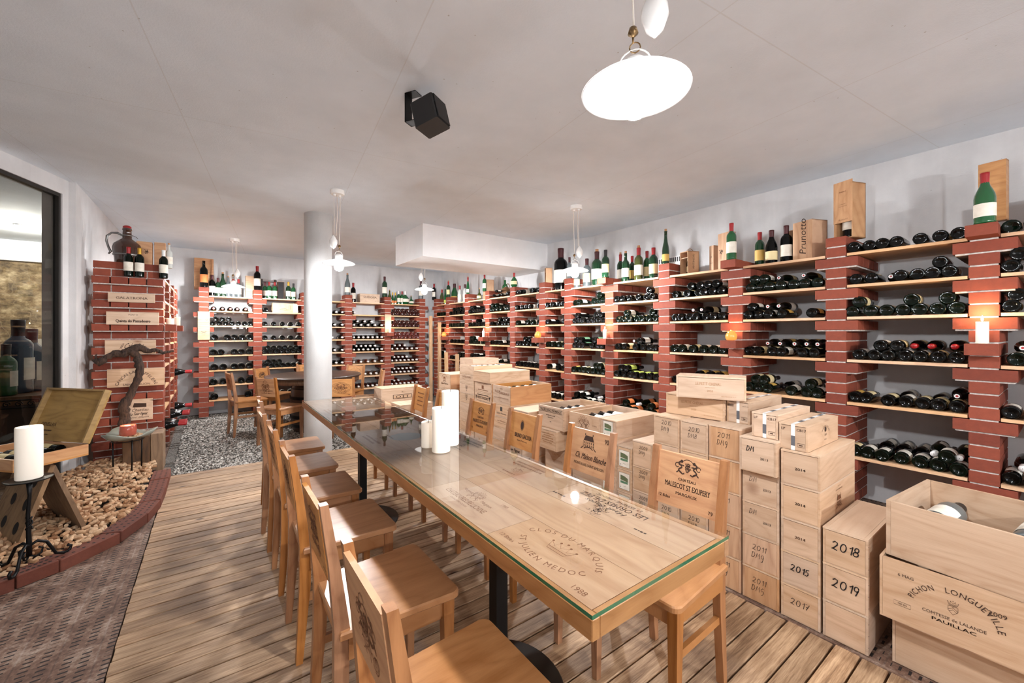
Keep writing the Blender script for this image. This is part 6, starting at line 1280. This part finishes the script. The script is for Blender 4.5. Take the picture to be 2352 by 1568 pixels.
for j, (dx, dy, cap) in enumerate(((.05, .06, 'capsule_black'), (.12, .08, 'capsule_black'), (.19, .07, 'capsule_gold'), (.26, .10, 'capsule_red'))):
    p = A_+uA*dx+Vector((-uA.y, uA.x, 0))*dy; R_ = (Matrix.Rotation(rz_, 3, 'Z') @ Matrix.Rotation(-PI/2, 3, 'X')).to_euler()
    o = place(bottle('bordeaux', 'black_glass', 'label_cream', cap), (p.x, p.y, p.z+.045), tuple(R_), .9); o.name = 'wine_bottle'; tag(o, 'dark bottle lying in the open oak crate, %s from the left' % ORD[j], 'bottle', 'bottles in the open oak crate')
# wrought-iron candle stand with a large LED candle
t = empty('candle_stand', (-.785, 3.275, .06)); tag(t, 'black wrought-iron candle stand with scrolled feet at the cork bed edge', 'candle stand')
mb = MB(); mb.lathe([(.001, .462), (.085, .462), (.092, .47), (.085, .468), (.001, .467)], 32, cap=False); mb.build('dish', 'black_iron', t)
mb = MB(); mb.tube([(0, 0, .462), (.002, 0, .38), (-.004, 0, .28), (0, 0, .12), (0, 0, .06)], .009, 8, rs=[.014, .008, .009, .011, .012]); [mb.tube([(.012*math.cos(a), .012*math.sin(a), .2+.008*q) for q, a in enumerate([PI*2*i/8+sh for i in range(9)])], .004, 6) for sh in (0, PI)]; mb.build('stem', 'black_iron', t)
for k in range(3):
    a = [-1.75, .5, 2.6][k]; R_ = Matrix.Rotation(a, 4, 'Z'); mb = MB()
    mb.tube([tuple(R_ @ Vector(p)) for p in [(0, 0, .11), (.03, 0, .125), (.065, 0, .105), (.085, 0, .06), (.1, 0, .025), (.13, 0, .012), (.155, 0, .02), (.16, 0, .04), (.145, 0, .05)]], .0075, 8); mb.tube([tuple(R_ @ Vector(p)) for p in [(0, 0, .06), (.025, 0, .045), (.045, 0, .055), (.05, 0, .08), (.035, 0, .09)]], .005, 6); mb.build('scroll_foot', 'black_iron', t)
t = candle(-.785, 3.275, .531, .051, .275, 'large ivory LED candle on the black iron stand', lit=False, mat='led_wax'); light(t, .29, .5, (1, .72, .42), .03)
# glass leaf bowl on three-legged iron stand, red candle inside
t = empty('bowl_stand', (-.60, 4.93, .06)); tag(t, 'thin black three-legged iron stand carrying a leaf-shaped glass bowl', 'stand')
for k in range(3):
    a = [-1.2, .6, 2.9][k]; mb = MB(); mb.tube([(.1*math.cos(a), .1*math.sin(a), -.0), (.105*math.cos(a), .105*math.sin(a), .31)], .006, 6); mb.build('leg', 'black_iron', t)
mb = MB(); mb.tube([(.105*math.cos(a), .105*math.sin(a), .30) for a in [2*PI*i/24 for i in range(25)]], .004, 6); mb.build('ring', 'black_iron', t)
t = empty('glass_bowl', (-.60, 4.93, .365)); tag(t, 'shallow leaf-edged glass bowl filled with corks under the red candle', 'bowl')
mb = MB(); vs = []; fs = []; nr = 28
for j, (r_, z) in enumerate(((.02, .0), (.10, .004), (.14, .03), (.17, .06))):
    for i in range(nr): a = 2*PI*i/nr; lob = 1+.22*max(0, math.cos(3*a+.4))*(j/3); vs.append((r_*lob*math.cos(a), r_*lob*math.sin(a), z+(.025*math.cos(3*a+.4) if j == 3 else 0)))
for j in range(3): fs += [(j*nr+i, j*nr+(i+1) % nr, (j+1)*nr+(i+1) % nr, (j+1)*nr+i) for i in range(nr)]
fs.append(tuple(range(nr))[::-1]); mb.add(vs, fs, 0, 0, True); o = mb.build('leaf_shell', 'dish_glass', t); md = o.modifiers.new('s', 'SOLIDIFY'); md.thickness = .006
mb = MB(); [mb.lathe([(.0095, -.018), (.0105, .018)], 8, 0, rc.random(), Matrix.Translation((rc.uniform(-.1, .1), rc.uniform(-.09, .09), .018+rc.random()*.012)) @ Euler((PI/2, 0, rc.uniform(0, 6))).to_matrix().to_4x4()) for _ in range(26)]; cf = mb.build('cork_filling', 'cork', t); cf['kind'] = 'stuff'
t = empty('red_candle', (-.60, 4.93, .40)); tag(t, 'squat mottled red glass candle glowing in the leaf bowl', 'candle')
mb = MB(); mb.lathe([(.05, 0), (.058, .005), (.06, .045), (.057, .085), (.052, .09), (.048, .08), (.046, .06), (.001, .058)], 24, cap=True); mb.build('glass_cup', 'red_jar', t); mb = MB(); mb.lathe([(.001, .066), (.045, .066)], 20, cap=False); mb.build('molten_wax', 'wax_lit', t); light(t, .11, 1.2, (1, .66, .42), .02)
# gnarled vine on a wooden block
YV = 5.20
t = empty('wood_block', (-.52, 5.22, .0)); tag(t, 'weathered dark barrel-stave block with one reddish plank at the pier foot', 'block')
mb = MB(); mb.bbox(-.14, -.12, 0, .05, .13, .345, .004, 0, .2); mb.build('dark_stave', 'barrel_wood', t); mb = MB(); mb.bbox(.054, -.12, 0, .145, .13, .355, .004, 0, .9); mb.build('plank', 'rack_wood', t)
VINE = [(285, 985), (288, 960), (283, 935), (300, 905), (318, 870), (322, 845), (316, 820), (300, 805)]
t = empty('vine_branch', (0, 0, 0)); tag(t, 'dark gnarled vine trunk with two crooked arms before the left pier', 'vine')
def vtube(pts, rs, YY, seed):
    rg = random.Random(seed); P_ = []
    for i, (x, y) in enumerate(pts):
        p = PYf(x, y, YY+rg.uniform(-.015, .015)); P_.append(p)
    Q = []; R2 = []
    for i in range(len(P_)-1):
        for q in range(4): u = q/4; Q.append(P_[i].lerp(P_[i+1], u)+Vector((rg.uniform(-1, 1), rg.uniform(-1, 1), rg.uniform(-1, 1)))*.004); R2.append((rs[i]*(1-u)+rs[i+1]*u)*rg.uniform(.85, 1.18))
    Q.append(P_[-1]); R2.append(rs[-1]); return Q, R2
for nm, pts, rs in (('trunk', VINE, [.046, .036, .04, .03, .03, .034, .034, .034]), ('arm', [(300, 805), (282, 812), (262, 812), (245, 820), (228, 832), (212, 827)], [.036, .034, .03, .026, .034, .008]), ('arm', [(300, 805), (318, 797), (340, 806), (358, 803), (375, 810), (400, 806)], [.036, .034, .022, .02, .016, .006]), ('twig', [(225, 828), (219, 820), (222, 812)], [.012, .008, .003])):
    Q, R2 = vtube(pts, rs, YV, len(pts)); mb = MB(); mb.tube(Q, .03, 9, rs=R2); mb.build(nm, 'vine_wood', t)
# ------------------------------------------------------------------ things behind the window
t = empty('barrel_shelf', (-1.72, 6.2, 0)); tag(t, 'dark weathered plank shelf beyond the glass carrying giant bottles', 'shelf')
mb = MB(); mb.box(-.65, -.3, .62, .52, .3, .70); mb.build('plank', 'barrel_wood', t); mb = MB(); mb.box(-.6, -.25, 0, .47, .25, .62); mb.build('barrel_box', 'dark_table_wood', t)
for x, y, s_, gl, cap, wd in ((onY(14, 6.05), 6.05, 1.65, 'green_glass', 'capsule_black', 'giant green bottle with white scrawl at left beyond the glass'), (onY(42, 6.28), 6.28, 2.45, 'blue_glass', 'capsule_black', 'giant dark blue bottle in the middle beyond the glass'), (onY(73, 6.38), 6.38, 2.15, 'blue_glass', 'capsule_maroon', 'giant red-capped dark bottle at right beyond the glass')):
    stand(x, y, .70, .30*s_, 'bordeaux', gl, 'label_paper', cap, wd, False, 1.2, 'giant bottles beyond the window', 1.2)
mb = MB()
for i in range(5): mb.tube([(-.30+i*.075+.026*math.cos(a)*(1-.07*q), 0, .03+.026*math.sin(a)*(1-.07*q)) for q, a in enumerate([PI*2*j/8 for j in range(12)])], .005, 6)
mb.tube([(-.34, 0, .065), (.05, 0, .065), (.06, 0, -.1), (.06, 0, -.5)], .008, 6); mb.tube([(-.34, 0, -.005), (.05, 0, -.005)], .006, 6)
o = mb.build('iron_scroll_rail', 'black_iron'); o.location = (-1.36, 5.72, .62); tag(o, 'black wrought-iron scroll railing in front of the giant bottles', 'railing')
t = empty('ceiling_spot', (-1.89, 7.5, CZ)); tag(t, 'small bright ceiling spotlight in the room beyond the glass', 'lamp')
mb = MB(); mb.lathe([(.04, -.02), (.045, 0)], 16); mb.tube([(-.05, 0, -.03), (.05, 0, -.03)], .006, 6); mb.build('spot_base', 'steel', t); mb = MB(); mb.lathe([(.001, -.075), (.026, -.07), (.03, -.045), (.02, -.03)], 16, cap=False); mb.build('spot_bulb', 'bulb_glow', t)
L = bpy.data.lights.new('spot_light', 'POINT'); L.energy = 42; L.color = (1, .86, .68); L.shadow_soft_size = .05; o = bpy.data.objects.new('spot_light', L); COL.objects.link(o); o.parent = t; o.location = (0, 0, -.12)
mb = MB(); mb.box(-.1, 0, 0, .1, .01, .28); o = mb.build('white_notice', 'label_paper'); o.location = (-1.72, 7.6, .95); tag(o, 'white paper notice standing behind the giant bottles', 'notice')
for q in list(bpy.data.objects):
    for kk in ('proto', 'used'):
        if kk in q: del q[kk]
